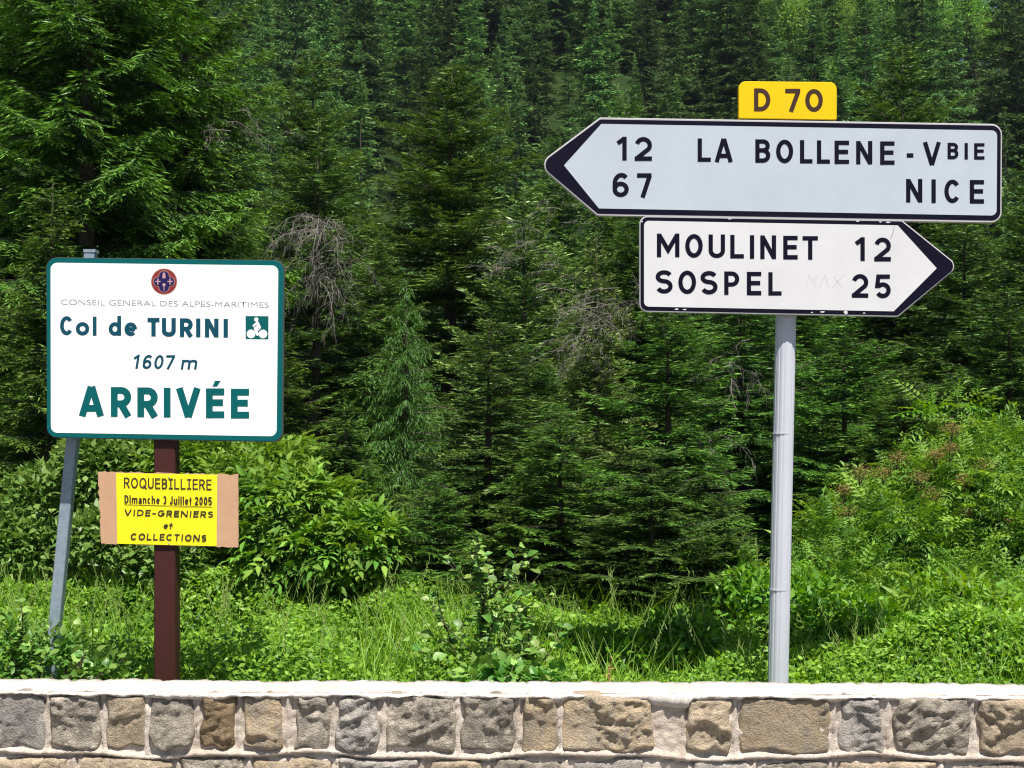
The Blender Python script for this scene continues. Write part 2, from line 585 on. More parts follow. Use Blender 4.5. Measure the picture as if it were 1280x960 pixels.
def grid_mesh(name, xs, ys, fz, mat, off=0.0):
    X, Y = np.meshgrid(xs, ys)
    Z = fz(X, Y) + off
    V = np.stack([X, Y, Z], -1).reshape(-1, 3)
    nx, ny = len(xs), len(ys)
    i = (np.arange(ny - 1)[:, None] * nx + np.arange(nx - 1)[None]).ravel()
    Fq = np.stack([i, i + 1, i + nx + 1, i + nx], -1)
    return np_mesh(name, V, Fq, mat, smooth=True)


def soil_mat():
    m, nt, b, out = new_mat('forest_floor')
    a = noise(nt, 0.8, 8)
    c = mixc(nt, mrange(nt, a, .4, .62), (0.015, 0.035, 0.008), (0.03, 0.045, 0.014))
    nt.links.new(c, b.inputs['Base Color'])
    b.inputs['Roughness'].default_value = 1
    b.inputs['Specular IOR Level'].default_value = 0.1
    bump(nt, b, noise(nt, 6, 6), 0.8, 0.1)
    return m


M_soil = soil_mat()
gx = np.concatenate([np.linspace(-700, -200, 14), np.linspace(-190, -16, 30), np.linspace(-15, 15, 61), np.linspace(16, 190, 30), np.linspace(200, 700, 14)])
gy = np.concatenate([np.array([6.62, 6.8]), np.linspace(7, 15, 33), np.linspace(16, 50, 35), np.linspace(53, 330, 100), np.linspace(345, 900, 20)])
link('ground', grid_mesh('ground', gx, gy, ground_z, M_soil), label='grassy verge and forest floor behind the wall', kind='structure')


def asphalt():
    m, nt, b, out = new_mat('asphalt')
    c = mixc(nt, mrange(nt, noise(nt, 220, 3), .35, .65), (0.04, 0.04, 0.042), (0.075, 0.073, 0.07))
    nt.links.new(c, b.inputs['Base Color'])
    b.inputs['Roughness'].default_value = 0.9
    bump(nt, b, noise(nt, 180, 3), 0.5, 0.004)
    return m


M_asphalt = asphalt()
M_gravel = plain_mat('pale_grit', (0.33, 0.30, 0.26), 0.95, var=1, vs=60, c2=(0.2, 0.18, 0.15), bs=.6, bd=.01, bscale=80)
mb = MB(); mb.add([(-700, -60, 0), (700, -60, 0), (700, 5.4, 0), (-700, 5.4, 0)], [(0, 1, 2, 3)])
link('road', mb.mesh('road', M_asphalt), label='asphalt road in front of the wall', kind='structure')
mb = MB(); mb.add([(-700, 5.4, -0.004), (700, 5.4, -0.004), (700, 6.4, -0.004), (-700, 6.4, -0.004)], [(0, 1, 2, 3)])
link('road_shoulder', mb.mesh('road_shoulder', M_gravel), label='gritty road shoulder at the foot of the wall', kind='structure')


# ================================================================ STONE WALL
WF = 6.2                       # front face of the wall
PXM = F / WF
wall_top = P(640, 866, WF).z
WALL_D = 0.30
print('wall top', wall_top)


def vnoise(x, y, seed=0):
    """cheap smooth value noise, arrays"""
    xi, yi = np.floor(x).astype(int), np.floor(y).astype(int)
    fx, fy = x - xi, y - yi
    fx, fy = fx * fx * (3 - 2 * fx), fy * fy * (3 - 2 * fy)
    def hsh(a, b):
        n = (a * 374761393 + b * 668265263 + seed * 69069) & 0x7fffffff
        n = ((n ^ (n >> 13)) * 1274126177) & 0x7fffffff
        return (n ^ (n >> 16)) / 0x7fffffff % 1.0
    a, b, c, d = hsh(xi, yi), hsh(xi + 1, yi), hsh(xi, yi + 1), hsh(xi + 1, yi + 1)
    return (a * (1 - fx) + b * fx) * (1 - fy) + (c * (1 - fx) + d * fx) * fy - 0.5


def lnoise(x, y, seed=0):
    """value noise on a triangle lattice, linear inside each triangle: creased facets"""
    xi, yi = np.floor(x).astype(int), np.floor(y).astype(int)
    fx, fy = x - xi, y - yi
    def hsh(a, b):
        n = (a * 374761393 + b * 668265263 + seed * 69069) & 0x7fffffff
        n = ((n ^ (n >> 13)) * 1274126177) & 0x7fffffff
        return (n ^ (n >> 16)) / 0x7fffffff % 1.0
    a, b, c, d = hsh(xi, yi), hsh(xi + 1, yi), hsh(xi, yi + 1), hsh(xi + 1, yi + 1)
    lo = a + (b - a) * fx + (d - b) * fy
    hi = a + (c - a) * fy + (d - c) * fx
    return np.where(fx > fy, lo, hi) - 0.5


def fbm(x, y, seed=0, oct=4):
    r, a = 0, 1.0
    for k in range(oct):
        r = r + a * vnoise(x, y, seed + k * 17)
        x, y, a = x * 2.1, y * 2.1, a * 0.5
    return r


def stone_mat(name, c1, c2, c3):
    m, nt, b, out = new_mat(name)
    oi = N(nt, 'ShaderNodeObjectInfo')
    tc = N(nt, 'ShaderNodeTexCoord')
    ad = N(nt, 'ShaderNodeVectorMath', operation='ADD')
    mu = N(nt, 'ShaderNodeVectorMath', operation='SCALE')
    cx = N(nt, 'ShaderNodeCombineXYZ')
    for k in range(3):
        nt.links.new(oi.outputs['Random'], cx.inputs[k])
    nt.links.new(cx.outputs[0], mu.inputs[0]); mu.inputs['Scale'].default_value = 37.0
    nt.links.new(tc.outputs['Object'], ad.inputs[0]); nt.links.new(mu.outputs[0], ad.inputs[1])

    def nz(sc, det, rough=.65, dist=0.0):
        n = N(nt, 'ShaderNodeTexNoise')
        n.inputs['Scale'].default_value = sc; n.inputs['Detail'].default_value = det
        n.inputs['Roughness'].default_value = rough; n.inputs['Distortion'].default_value = dist
        nt.links.new(ad.outputs[0], n.inputs['Vector'])
        return n.outputs[0]
    base = mixc(nt, mrange(nt, nz(9, 5, dist=1.0), .40, .60), c1, c2)
    base = mixc(nt, mrange(nt, nz(16, 6, .7), .53, .66), base, c3)
    base = mixc(nt, mrange(nt, nz(60, 4, .8), .50, .75, 0, .6), base, tuple(x * .4 for x in c1))
    base = mixc(nt, mrange(nt, nz(110, 2, .8), .66, .74, 0, .75), base, (.60, .55, .48))
    hs = N(nt, 'ShaderNodeHueSaturation')
    nt.links.new(base, hs.inputs['Color'])
    nt.links.new(mrange(nt, oi.outputs['Random'], 0, 1, .95, 1.45), hs.inputs['Value'])
    nt.links.new(hs.outputs[0], b.inputs['Base Color'])
    b.inputs['Roughness'].default_value = 0.85
    b.inputs['Specular IOR Level'].default_value = 0.25
    ma = N(nt, 'ShaderNodeMath', operation='ADD')
    nt.links.new(nz(28, 6, .7, 0.8), ma.inputs[0]); nt.links.new(nz(120, 3, .7), ma.inputs[1])
    bump(nt, b, ma.outputs[0], 1.0, 0.016)
    return m


STM = {
    'grey': stone_mat('grey_stone', (0.37, 0.325, 0.265), (0.20, 0.175, 0.145), (0.54, 0.47, 0.38)),
    'tan': stone_mat('tan_stone', (0.45, 0.36, 0.25), (0.29, 0.235, 0.17), (0.56, 0.48, 0.37)),
    'brown': stone_mat('brown_stone', (0.21, 0.15, 0.09), (0.29, 0.21, 0.125), (0.13, 0.095, 0.06)),
    'ochre': stone_mat('ochre_stone', (0.33, 0.275, 0.205), (0.40, 0.31, 0.20), (0.24, 0.21, 0.175)),
    'slate': stone_mat('slate_stone', (0.28, 0.255, 0.235), (0.42, 0.385, 0.34), (0.14, 0.13, 0.125)),
}


def mortar_mat(name, c1, c2, c3, bs):
    m, nt, b, out = new_mat(name)
    base = mixc(nt, mrange(nt, noise(nt, 3.5, 6), .38, .62), c1, c2)
    base = mixc(nt, mrange(nt, noise(nt, 45, 6, rough=.8), .5, .68, 0, .8), base, c3)
    base = mixc(nt, mrange(nt, noise(nt, 160, 2), .63, .75, 0, .5), base, tuple(x * .35 for x in c1))
    nt.links.new(base, b.inputs['Base Color'])
    b.inputs['Roughness'].default_value = 0.95
    b.inputs['Specular IOR Level'].default_value = 0.2
    bump(nt, b, noise(nt, 130, 5, rough=.7), bs, 0.008)
    return m


M_mortar = mortar_mat('rough_mortar', (0.54, 0.455, 0.38), (0.66, 0.585, 0.52), (0.40, 0.32, 0.25), 1.0)
M_coping = mortar_mat('white_cement', (0.60, 0.54, 0.48), (0.74, 0.70, 0.66), (0.42, 0.36, 0.31), 1.0)

WX0, WX1 = -9.0, 9.0
wall = empty('stone_wall', (0, WF, 0), 'low roadside wall of rough squared stones with thick pale mortar and a white cement top', 'wall')
row1 = [(-22, 56), (64, 125), (137, 180), (191, 242), (254, 294), (306, 352), (371, 411), (424, 474), (486, 566), (581, 641), (655, 695),
        (707, 814), (860, 911), (925, 1036), (1050, 1101), (1119, 1209), (1222, 1300)]
kinds1 = ['slate', 'grey', 'tan', 'grey', 'brown', 'ochre', 'grey', 'slate', 'grey', 'grey', 'ochre', 'ochre', 'tan', 'ochre', 'slate', 'grey', 'tan']
row2 = [(-40, 86), (103, 214), (232, 306), (322, 417), (428, 522), (537, 602), (618, 702), (716, 800), (866, 936), (950, 1030), (1046, 1167), (1182, 1300)]
kinds2 = ['tan', 'tan', 'grey', 'ochre', 'slate', 'tan', 'grey', 'slate', 'slate', 'grey', 'tan', 'grey']


def px_to_x(px):
    return P(px, 900, WF).x


def extend(spans, seed):
    r = random.Random(seed)
    out = [(px_to_x(a), px_to_x(b)) for a, b in spans]
    x = out[-1][1]
    while x < WX1 - .4:
        g, l = r.uniform(.04, .06), r.uniform(.16, .42)
        out.append((x + g, x + g + l)); x += g + l
    x = out[0][0]
    while x > WX0 + .4:
        g, l = r.uniform(.04, .06), r.uniform(.16, .42)
        out.insert(0, (x - g - l, x - g)); x -= g + l
    return out


z_r1a, z_r1b = P(640, 869.5, WF).z, P(640, 938, WF).z
z_r2a = P(640, 950, WF).z
z_r2b = z_r2a - 0.17
stones = []
for sp, kd, za, zb, sd_ in ((row1, kinds1, z_r1a, z_r1b, 3), (row2, kinds2, z_r2a, z_r2b, 5)):
    ex = extend(sp, sd_)
    base_i = [i for i, e in enumerate(ex) if abs(e[0] - px_to_x(sp[0][0])) < 1e-6][0]
    for i, (a, b) in enumerate(ex):
        k = kd[i - base_i] if 0 <= i - base_i < len(kd) else rnd.choice(list(STM))
        stones.append((a, b, za, zb, k, za > z_r2a))
MW_PATCH = (px_to_x(812), px_to_x(862))


def roll_off(x):
    """the whole wall follows the photograph's slight sag"""
    return 0.0


def make_stone(a, b, zt, zb, kind, seed, vis):
    r = np.random.default_rng(seed)
    w_, h_ = b - a, zt - zb
    nx, nz_ = max(8, int(w_ / (0.0075 if vis else 0.03))), max(8, int(h_ / (0.0075 if vis else 0.03)))
    u, v = np.meshgrid(np.linspace(0, 1, nx), np.linspace(0, 1, nz_))
    # irregular outline
    su, sv = u * 2 - 1, v * 2 - 1
    X = a + u * w_ + su * 0.006 + 0.032 * vnoise(v * 3.3 + seed, u * 1.5, seed) * np.abs(su)
    Z = zb + v * h_ + 0.036 * vnoise(u * 3.1 + seed * 2, v * 1.5, seed + 9) * np.abs(sv)
    # rounded corners
    cr = np.clip(np.abs(su) + np.abs(sv) - 1.7, 0, 1) * 0.10
    X -= np.sign(su) * cr * h_ * .5
    Z -= np.sign(sv) * cr * h_ * .5
    edge = np.minimum(np.minimum(u, 1 - u) * w_, np.minimum(v, 1 - v) * h_)
    prot = r.uniform(0.03, 0.055)
    # split-face facets: the lowest of a few tilted planes
    H = np.full_like(u, prot)
    for k in range(7):
        cx_, cz_ = r.uniform(.15, .85), r.uniform(.25, .95)
        tx, tz = r.normal(0, .13), r.normal(0.03, .15)
        H = np.minimum(H, prot * r.uniform(.6, 1.2) + (u - cx_) * w_ * tx + (v - cz_) * h_ * tz)
    k2 = r.uniform(0.2, .5)
    H = np.maximum(H, 0.006)
    # a broken scoop with a sharp upper lip
    lip = r.uniform(.35, .75) + 0.35 * vnoise(u * 2.3 + seed, u * 0, seed + 4) + (u - .5) * r.normal(0, .7)
    if r.random() < .6:
        H = H - np.clip(lip - v, 0, .12) / .12 * r.uniform(.012, .03) * (1 - np.clip((lip - v) / .7, 0, 1))
    uu, vv = u * w_ + .01 * fbm(u * 9, v * 9, seed + 3, 2), v * h_
    rough = r.uniform(.55, 1.05)
    th = r.uniform(-.9, .9)
    ru, rv = uu * math.cos(th) + vv * math.sin(th), -uu * math.sin(th) + vv * math.cos(th)
    fr_ = r.uniform(.8, 1.3)
    fac = 0.027 * lnoise(ru * 10 * fr_ + seed, rv * 15 * fr_, seed + 1) + 0.024 * lnoise(ru * 25 + seed, rv * 36, seed + 5) + 0.017 * lnoise(ru * 58, rv * 75, seed + 6)
    H = H + rough * (fac + 0.007 * lnoise(uu * 120, vv * 130, seed + 7) + 0.009 * fbm(uu * 30, vv * 34, seed + 2, 3)) * np.clip(edge / .012, 0, 1)
    H = np.maximum(H, prot * (.30 + .3 * fbm(uu * 12, vv * 12, seed + 12, 2))) * 1.0
    H = np.maximum(H, 0.004) * np.clip(edge / 0.010, 0, 1) ** .5
    V = np.stack([X, -H, Z], -1).reshape(-1, 3)
    i = (np.arange(nz_ - 1)[:, None] * nx + np.arange(nx - 1)[None]).ravel()
    Fq = np.stack([i, i + 1, i + nx + 1, i + nx], -1)
    # skirt back into the mortar
    ring = list(range(nx)) + [k * nx + nx - 1 for k in range(1, nz_)] + [(nz_ - 1) * nx + k for k in range(nx - 2, -1, -1)] + [k * nx for k in range(nz_ - 2, 0, -1)]
    n0 = len(V)
    back = V[ring].copy(); back[:, 1] = 0.05
    V = np.concatenate([V, back])
    m_ = len(ring)
    sk = np.array([(ring[(j + 1) % m_], ring[j], n0 + j, n0 + (j + 1) % m_) for j in range(m_)])
    c = np.array([(a + b) / 2, 0, (zt + zb) / 2], np.float32)
    me = np_mesh('stone', V - c, np.concatenate([Fq, sk]), STM[kind])
    o = link('stone', me, wall)
    o.location = Vector(c)
    return o


for i, (a, b, za, zb, k, top) in enumerate(stones):
    vis = b > -2.6 and a < 2.6
    make_stone(a, b, za, zb, k, 100 + i * 7, vis)

# mortar bed: a rough sheet between the stones with raised pointing lines along the joints
xs = np.concatenate([np.arange(WX0, -2.6, .05), np.arange(-2.6, 2.6, .009), np.arange(2.6, WX1 + .01, .05)])
zs = np.concatenate([np.array([-0.15, -.1, -.05]), np.arange(0.0, wall_top + .001, .009)])
X, Z = np.meshgrid(xs, zs)
D = 0.012 * fbm(X * 14, Z * 14, 3, 5) + 0.008 * fbm(X * 60, Z * 60, 8, 2)
joints_z = [(z_r1b + z_r2a) / 2 + 0.002, z_r2b - .03]
for jz in joints_z:
    wz = jz + 0.010 * np.sin(X * 5.1) + 0.006 * np.sin(X * 13)
    D += 0.022 * np.exp(-((Z - wz) / 0.011) ** 2)
    D -= 0.018 * np.exp(-((Z - wz + .019) / 0.006) ** 2)
for row, (za, zb) in (((True), (z_r1a, z_r1b)), ((False), (z_r2a, z_r2b))):
    rr = [s for s in stones if s[5] == row]
    for s0, s1 in zip(rr[:-1], rr[1:]):
        jx = (s0[1] + s1[0]) / 2
        if s1[0] - s0[1] > .1:
            jx = s1[0] - .02
        m_ = (Z < za + .01) & (Z > zb - .015)
        wx = jx + 0.004 * np.sin(Z * 40 + jx * 9)
        D += m_ * 0.015 * np.exp(-((X - wx) / 0.0075) ** 2)
        D -= m_ * 0.008 * np.exp(-((X - wx - .013) / 0.004) ** 2)
V = np.stack([X, -D, Z], -1).reshape(-1, 3)
nx, nz_ = len(xs), len(zs)
i = (np.arange(nz_ - 1)[:, None] * nx + np.arange(nx - 1)[None]).ravel()
Fq = np.stack([i, i + 1, i + nx + 1, i + nx], -1)
link('mortar', np_mesh('mortar', V, Fq, M_mortar), wall)
mb = MB()
mb.box((WX0, 0.012 + .03, -0.15), (WX1, WALL_D, wall_top - .03))
link('wall_core', mb.mesh('wall_core', M_mortar), wall)

# white cement top: runs over the upper edge of the stones with a ragged lower edge
nx = len(xs)
prof = []
ylow = 0.012 + 0.022 * fbm(xs * 7, xs * 0 + 3.3, 21, 4) + 0.012 * vnoise(xs * 31, xs * 0, 5)
ylow = np.clip(ylow, 0.004, .05)
big = np.exp(-((xs - (MW_PATCH[0] + MW_PATCH[1]) / 2) / .094) ** 12)
ylow = ylow + big * (0.03 + .03 * vnoise(xs * 25, xs * 0, 8))
sag = 0.004 * fbm(xs * 1.3, xs * 0, 33, 3)
tops = wall_top + sag + 0.006 * vnoise(xs * 14, xs * 0, 2) + 0.004 * vnoise(xs * 45, xs * 0, 3)
jr = random.Random(8)
jn_ = np.zeros_like(xs)
xj = WX0 + .3
while xj < WX1:
    jn_ += jr.uniform(.5, 1) * np.exp(-((xs - xj) / 0.007) ** 2)
    xj += jr.uniform(.35, .95)
tops = tops - 0.010 * jn_
fr = 0.026 + 0.018 * fbm(xs * 8, xs * 0 + 9, 12, 4) - 0.016 * jn_
Vs = []
for k, (yy, zz) in enumerate([(None, 'low'), (None, 'lowmid'), (None, 'edge'), (None, 'round'), (0.03, 't'), (0.10, 't'), (0.17, 't'), (0.24, 't'), (WALL_D + .01, 't'), (WALL_D + .02, 'b')]):
    n2 = 0.006 * fbm(xs * 30, xs * 0 + k * 7.7, 40 + k, 3)
    if zz == 'low': Vs.append((xs, -(fr * 0.25 + n2), tops - ylow - .012))
    elif zz == 'lowmid': Vs.append((xs, -(fr * .9 + n2 * 2), tops - ylow * .6 - .008))
    elif zz == 'edge': Vs.append((xs, -(fr + n2), tops - 0.010))
    elif zz == 'round': Vs.append((xs, -(fr * .7) + n2, tops - 0.003))
    elif zz == 't': Vs.append((xs, np.full(nx, yy), tops + n2 * 1.2))
    else: Vs.append((xs, np.full(nx, yy), tops - .12))
V = np.stack([np.stack(a, -1) for a in Vs]).reshape(-1, 3)
i = (np.arange(len(Vs) - 1)[:, None] * nx + np.arange(nx - 1)[None]).ravel()
link('coping', np_mesh('coping', V, np.stack([i, i + 1, i + nx + 1, i + nx], -1), M_coping, smooth=True), wall)


# ================================================================ DIRECTION SIGNPOST (right)
YP = 7.25
pole_t, pole_b = P(981, 395, YP), P(972, 858, YP)
ax = (pole_t - pole_b).normalized()
gz = float(ground_z(pole_b.x, YP))
foot = pole_b + ax * ((gz - 0.3 - pole_b.z) / ax.z)
head = P(987.5, 158, YP)
post = empty('signpost', (foot.x, foot.y, gz), 'ribbed grey metal pole carrying two white arrow boards and a small yellow road number plate', 'signpost')


def local(parent, v):
    return Vector(v) - Vector(parent.location)


def ribbed(p0, p1, r, n=72, ribs=14):
    mb = MB()
    rows = []
    zax = (p1 - p0).normalized()
    a = zax.cross(Vector((0, 1, 0))).normalized()
    b = zax.cross(a)
    for p in (p0, p1):
        for k in range(n):
            q = 2 * math.pi * k / n
            rr = r * (1 - 0.045 * (0.5 + 0.5 * math.cos(q * ribs)) ** 6)
            mb.v.append(tuple(p + (a * math.cos(q) + b * math.sin(q)) * rr))
    for k in range(n):
        mb.f.append((k, (k + 1) % n, n + (k + 1) % n, n + k)); mb.m.append(0)
    mb.f.append(tuple(range(n, 2 * n))); mb.m.append(0)
    return mb


RP = 0.0525
seams = [P(977.6, 542, YP), P(974, 737, YP)]
link('pole', ribbed(local(post, foot), local(post, head), RP).mesh('pole', M_pole), post)
for s_ in seams:
    q = local(post, pole_b + ax * ((s_.z - pole_b.z) / ax.z))
    mb = ribbed(q - ax * .004, q + ax * .004, RP * 1.03)
    link('seam_ring', mb.mesh('seam_ring', plain_mat('seam_dark', (.48, .49, .54), .5, .1)), post)

YS = YP - RP - 0.06           # plane of the boards' faces
big_b = Board(980, 212, YS, 0.0165)
low_b = Board(980, 332, YS, 0.0178)
num_b = Board(985, 125, YS, 0.0125)


def poly_px(bd, pts, rad=0, n=6):
    return rounded([(bd.loc(*p).x, bd.loc(*p).z) for p in pts], rad, n)


def place(o, bd, parent):
    o.parent = parent
    o.matrix_parent_inverse = Matrix.Identity(4)
    pw = Matrix.Translation(parent.location) if parent.type == 'EMPTY' else None
    if pw is not None:
        o.matrix_local = pw.inverted() @ bd.mw
    return o


ms = big_b.px
# upper board
outer = [(671.8, 205.5), (750, 146.8), (1252.6, 155), (1252, 278.5), (746.5, 269.5)]
pan = place(link('arrow_panel', plate(poly_px(big_b, outer, [14 * ms, 6 * ms, 13 * ms, 13 * ms, 6 * ms]), 0, -0.034, 'arrow_panel', M_rim, .002),
                 label='long upper arrow board pointing left, greyish white'), big_b, post)
inner = [(674.6, 205.7), (750.3, 149.2), (1251, 157.2), (1250.3, 275.8), (747.2, 267.2)]
link('border', plate(poly_px(big_b, inner, [12 * ms, 5 * ms, 11 * ms, 11 * ms, 5 * ms]), .0012, 0.0002, 'border', M_navy), pan)
field = [(705, 206.8), (751.6, 155), (1246.3, 163.2), (1245.6, 269.6), (748.6, 260.6)]
link('face', plate(poly_px(big_b, field, [0, 1.5 * ms, 7 * ms, 7 * ms, 1.5 * ms]), .0022, 0.0013, 'face', M_bluewhite), pan)
HT = .0032
link('lettering', stroke_line(big_b, [('1', 772, 783.3), ('2', 793.3, 814.9)], 171, 200.8, HT, M_navy), pan)
link('lettering', stroke_line(big_b, [('6', 765.6, 786), ('7', 796.2, 814.4)], 216.2, 246.4, HT, M_navy), pan)
link('lettering', stroke_line(big_b, [('L', 872, 888.5), ('A', 893.3, 915.8)], 173.2, 202.4, HT, M_navy), pan)
link('lettering', stroke_line(big_b, [('B', 944, 962.8), ('O', 970, 991.3), ('L', 999.8, 1015.5), ('L', 1021, 1037.3), ('E', 1043, 1061.2), ('N', 1070, 1090.2),
                                      ('E', 1100, 1118), ('-', 1133.2, 1141.5), ('V', 1153.6, 1175.8)], 174.3, 203.5, HT, M_navy), pan)
link('lettering', stroke_line(big_b, [('B', 1184.2, 1197.8), ('I', 1204.5, 1210.5), ('E', 1217.4, 1230.4)], 178.6, 199, HT, M_navy, wd=.20), pan)
link('lettering', stroke_line(big_b, [('N', 1132.4, 1152.7), ('I', 1164, 1169.6), ('C', 1180.2, 1200.4), ('E', 1212, 1229.8)], 223.8, 253.2, HT, M_navy), pan)

# lower board
outer = [(799.3, 269.8), (1127.8, 275.4), (1198.6, 332.5), (1122.8, 396), (799.3, 389.6)]
pan = place(link('arrow_panel', plate(poly_px(low_b, outer, [10 * ms, 5 * ms, 10 * ms, 5 * ms, 10 * ms]), 0, -0.034, 'arrow_panel', M_rim, .002),
                 label='shorter lower arrow board pointing right, white with chipped black border'), low_b, post)
inner = [(800.6, 271.4), (1127, 276.8), (1196.6, 332.6), (1122.2, 394.4), (800.6, 388)]
link('border', plate(poly_px(low_b, inner, [9 * ms, 4 * ms, 9 * ms, 4 * ms, 9 * ms]), .0012, 0.0002, 'border', M_navy), pan)
field = [(805, 276), (1122, 281.8), (1170.8, 335.4), (1117, 389.2), (805, 383.2)]
link('face', plate(poly_px(low_b, field, [6 * ms, 1 * ms, 0, 1 * ms, 6 * ms]), .0022, 0.0013, 'face', M_white), pan)
link('lettering', stroke_line(low_b, [('M', 821, 849.2), ('O', 856.4, 878.3), ('U', 885.6, 906.2), ('L', 912.7, 929.8), ('I', 937.3, 942.6), ('N', 950.2, 970), ('E', 978.9, 997), ('T', 1003, 1022.2)], 292, 321.5, HT, M_navy), pan)
link('lettering', stroke_line(low_b, [('1', 1069.8, 1080.8), ('2', 1092.6, 1113.4)], 296.6, 326.3, HT, M_navy), pan)
link('lettering', stroke_line(low_b, [('S', 819.4, 840.8), ('O', 847.8, 870), ('S', 875.5, 896.9), ('P', 905.2, 924), ('E', 933.4, 951.5), ('L', 960.3, 976.9)], 337.8, 367, HT, M_navy), pan)
link('lettering', stroke_line(low_b, [('2', 1064.6, 1085.2), ('5', 1093.8, 1113.6)], 342.6, 372.2, HT, M_navy), pan)
M_scr = plain_mat('faint_scratch', (0.52, 0.51, 0.52), 0.5)
mbs = MB()
def scratch(pts, wd=0.5):
    ribbon(mbs, [tuple(low_b.loc(*p).xz) for p in pts], wd * ms, 0.0, lambda x, y, z: (x, -0.0026, y))
for pts in ([(1008, 358), (1011, 344), (1016, 354), (1021, 343), (1019, 360)], [(1024, 360), (1031, 344), (1036, 360)], [(1040, 360), (1056, 342)], [(1042, 345), (1052, 360)]):
    scratch(pts, .7)
link('scratches', mbs.mesh('scratches', M_scr), pan)
mbs = MB()
scratch([(1118, 282.5), (1116, 291), (1113, 299)], .5)
link('crack', mbs.mesh('crack', M_darkback), pan)
mbs = MB()
r2 = random.Random(5)
for cx_, cy_, sx, sy in [(1057, 390.3, 2.6, 3.0), (1028, 390, 3.5, 1.2), (1015, 390.5, 1.6, .8), (846, 386.6, 3.2, 1.0), (856, 387.0, 3, .8), (912, 273.7, 3.0, .7), (1110, 278, 3.5, 1.0), (1100, 277.5, 2.2, .7), (802.6, 277, .9, 1.4), (1072, 276.6, 2.6, .7), (1080, 391.5, 2, .7)]:
    n = 8
    vs = []
    for k in range(n):
        q = low_b.loc(cx_ + sx * math.cos(k / n * 6.283) * r2.uniform(.6, 1.1), cy_ + sy * math.sin(k / n * 6.283) * r2.uniform(.6, 1.1))
        vs.append((q.x, -0.0029, q.z))
    mbs = MB()
    mbs.add(vs, [tuple(reversed(range(n)))])
    link('paint_chip', mbs.mesh('paint_chip', M_white), pan)

# number plate
plt_ = [(923.3, 101.5), (1046, 102.6), (1046, 149.7), (923.3, 148)]
pan = place(link('number_plate', plate(poly_px(num_b, plt_, [9 * ms, 9 * ms, 2 * ms, 2 * ms]), 0, -0.03, 'number_plate', M_yellow, .0025)), num_b, post)
link('lettering', stroke_line(num_b, [('D', 942.5, 962.9), ('7', 981.5, 1000.2), ('O', 1006.5, 1028.5)], 110.5, 139, .001, M_brownprint, wd=.19), pan)

# brackets holding the boards, behind them
for bd, py in ((big_b, 180), (big_b, 245), (low_b, 300), (low_b, 362)):
    c = local(post, bd.O + bd.ex * ((982 - 980) * ms) + bd.ez * (bd.loc(982, py).z))
    mb = MB()
    mb.box((c.x - .10, c.y + .034, c.z - .018), (c.x + .10, c.y + .044, c.z + .018))
    mb.tube([(c.x, c.y + .04 + RP + .004, c.z - .016), (c.x, c.y + .04 + RP + .004, c.z + .016)], RP + .004, 24)
    link('bracket', mb.mesh('bracket', M_alu), post)

# ================================================================ PASS SIGN (left)
YL = 7.1
lb = Board(205, 437, YL, 0.0145)
pt, pb = P(208.5, 470, YL + .075), P(209, 855, YL + .075)
gz = float(ground_z(pb.x, YL))
axb = (pt - pb).normalized()
ft = pb + axb * ((gz - .3 - pb.z) / axb.z)
psign = empty('pass_sign', (ft.x, ft.y, gz), 'large white rectangular sign with green border reading ARRIVÉE on a brown post', 'sign')
ms = lb.px


def bevel_post(p0, p1, hw, hd, c):
    mb = MB()
    a = (p1 - p0).normalized()
    ex_ = Vector((0, 1, 0)).cross(a).normalized() * -1
    ey_ = Vector((0, 1, 0))
    prof = []
    for sx, sy in ((-1, -1), (1, -1), (1, 1), (-1, 1)):
        if sx * sy > 0:
            prof += [(sx * hw, sy * (hd - c)), (sx * (hw - c), sy * hd)] if sx > 0 else [(sx * hw, sy * (hd - c)), (sx * (hw - c), sy * hd)]
        else:
            prof += [(sx * (hw - c), sy * hd), (sx * hw, sy * (hd - c))]
    n = len(prof)
    for p in (p0, p1):
        for x, y in prof:
            mb.v.append(tuple(p + ex_ * x + ey_ * y))
    for k in range(n):
        mb.f.append((k, (k + 1) % n, n + (k + 1) % n, n + k)); mb.m.append(0)
    mb.f.append(tuple(range(n, 2 * n))); mb.m.append(0)
    return mb


link('brown_post', bevel_post(local(psign, ft), local(psign, pt + axb * .45), .0535, .055, .006).mesh('brown_post', M_brown), psign)
outer = [(57.8, 321.6), (356, 325.3), (353.8, 553), (58.6, 547.2)]
pan = place(link('sign_panel', plate(poly_px(lb, outer, 13 * ms), 0, -0.018, 'sign_panel', M_darkback, .001)), lb, psign)
inner = [(58.4, 322.2), (354.6, 325.9), (352.3, 551.6), (59, 546.2)]
link('border', plate(poly_px(lb, inner, 12.5 * ms), .0012, .0002, 'border', M_green), pan)
field = [(63.4, 328.4), (348, 332), (345.8, 545.4), (63.8, 540.8)]
link('face', plate(poly_px(lb, field, 8 * ms), .0022, .0013, 'face', M_white2), pan)
link('lettering', font_line(lb, 'CONSEIL GENERAL DES ALPES-MARITIMES', 76.6, 336, 6.6, 380.8, HT, M_greyprint, off=-0.008), pan)
link('lettering', stroke_line(lb, [('C', 75.3, 91.8), ('o', 95.0, 111.8), ('l', 116.1, 121.1)], 395.2, 419.0, HT, M_teal, wd=.20), pan)
link('lettering', stroke_line(lb, [('d', 136, 151.7), ('e', 155.8, 171.6)], 395.4, 419.7, HT, M_teal, wd=.20), pan)
link('lettering', stroke_line(lb, [('T', 184.6, 199.6), ('U', 202.5, 220), ('R2', 225, 241.4), ('I', 245.4, 250.6), ('N', 256.3, 273.4), ('I', 279.7, 285)], 397.3, 420.6, HT, M_teal, wd=.235), pan)
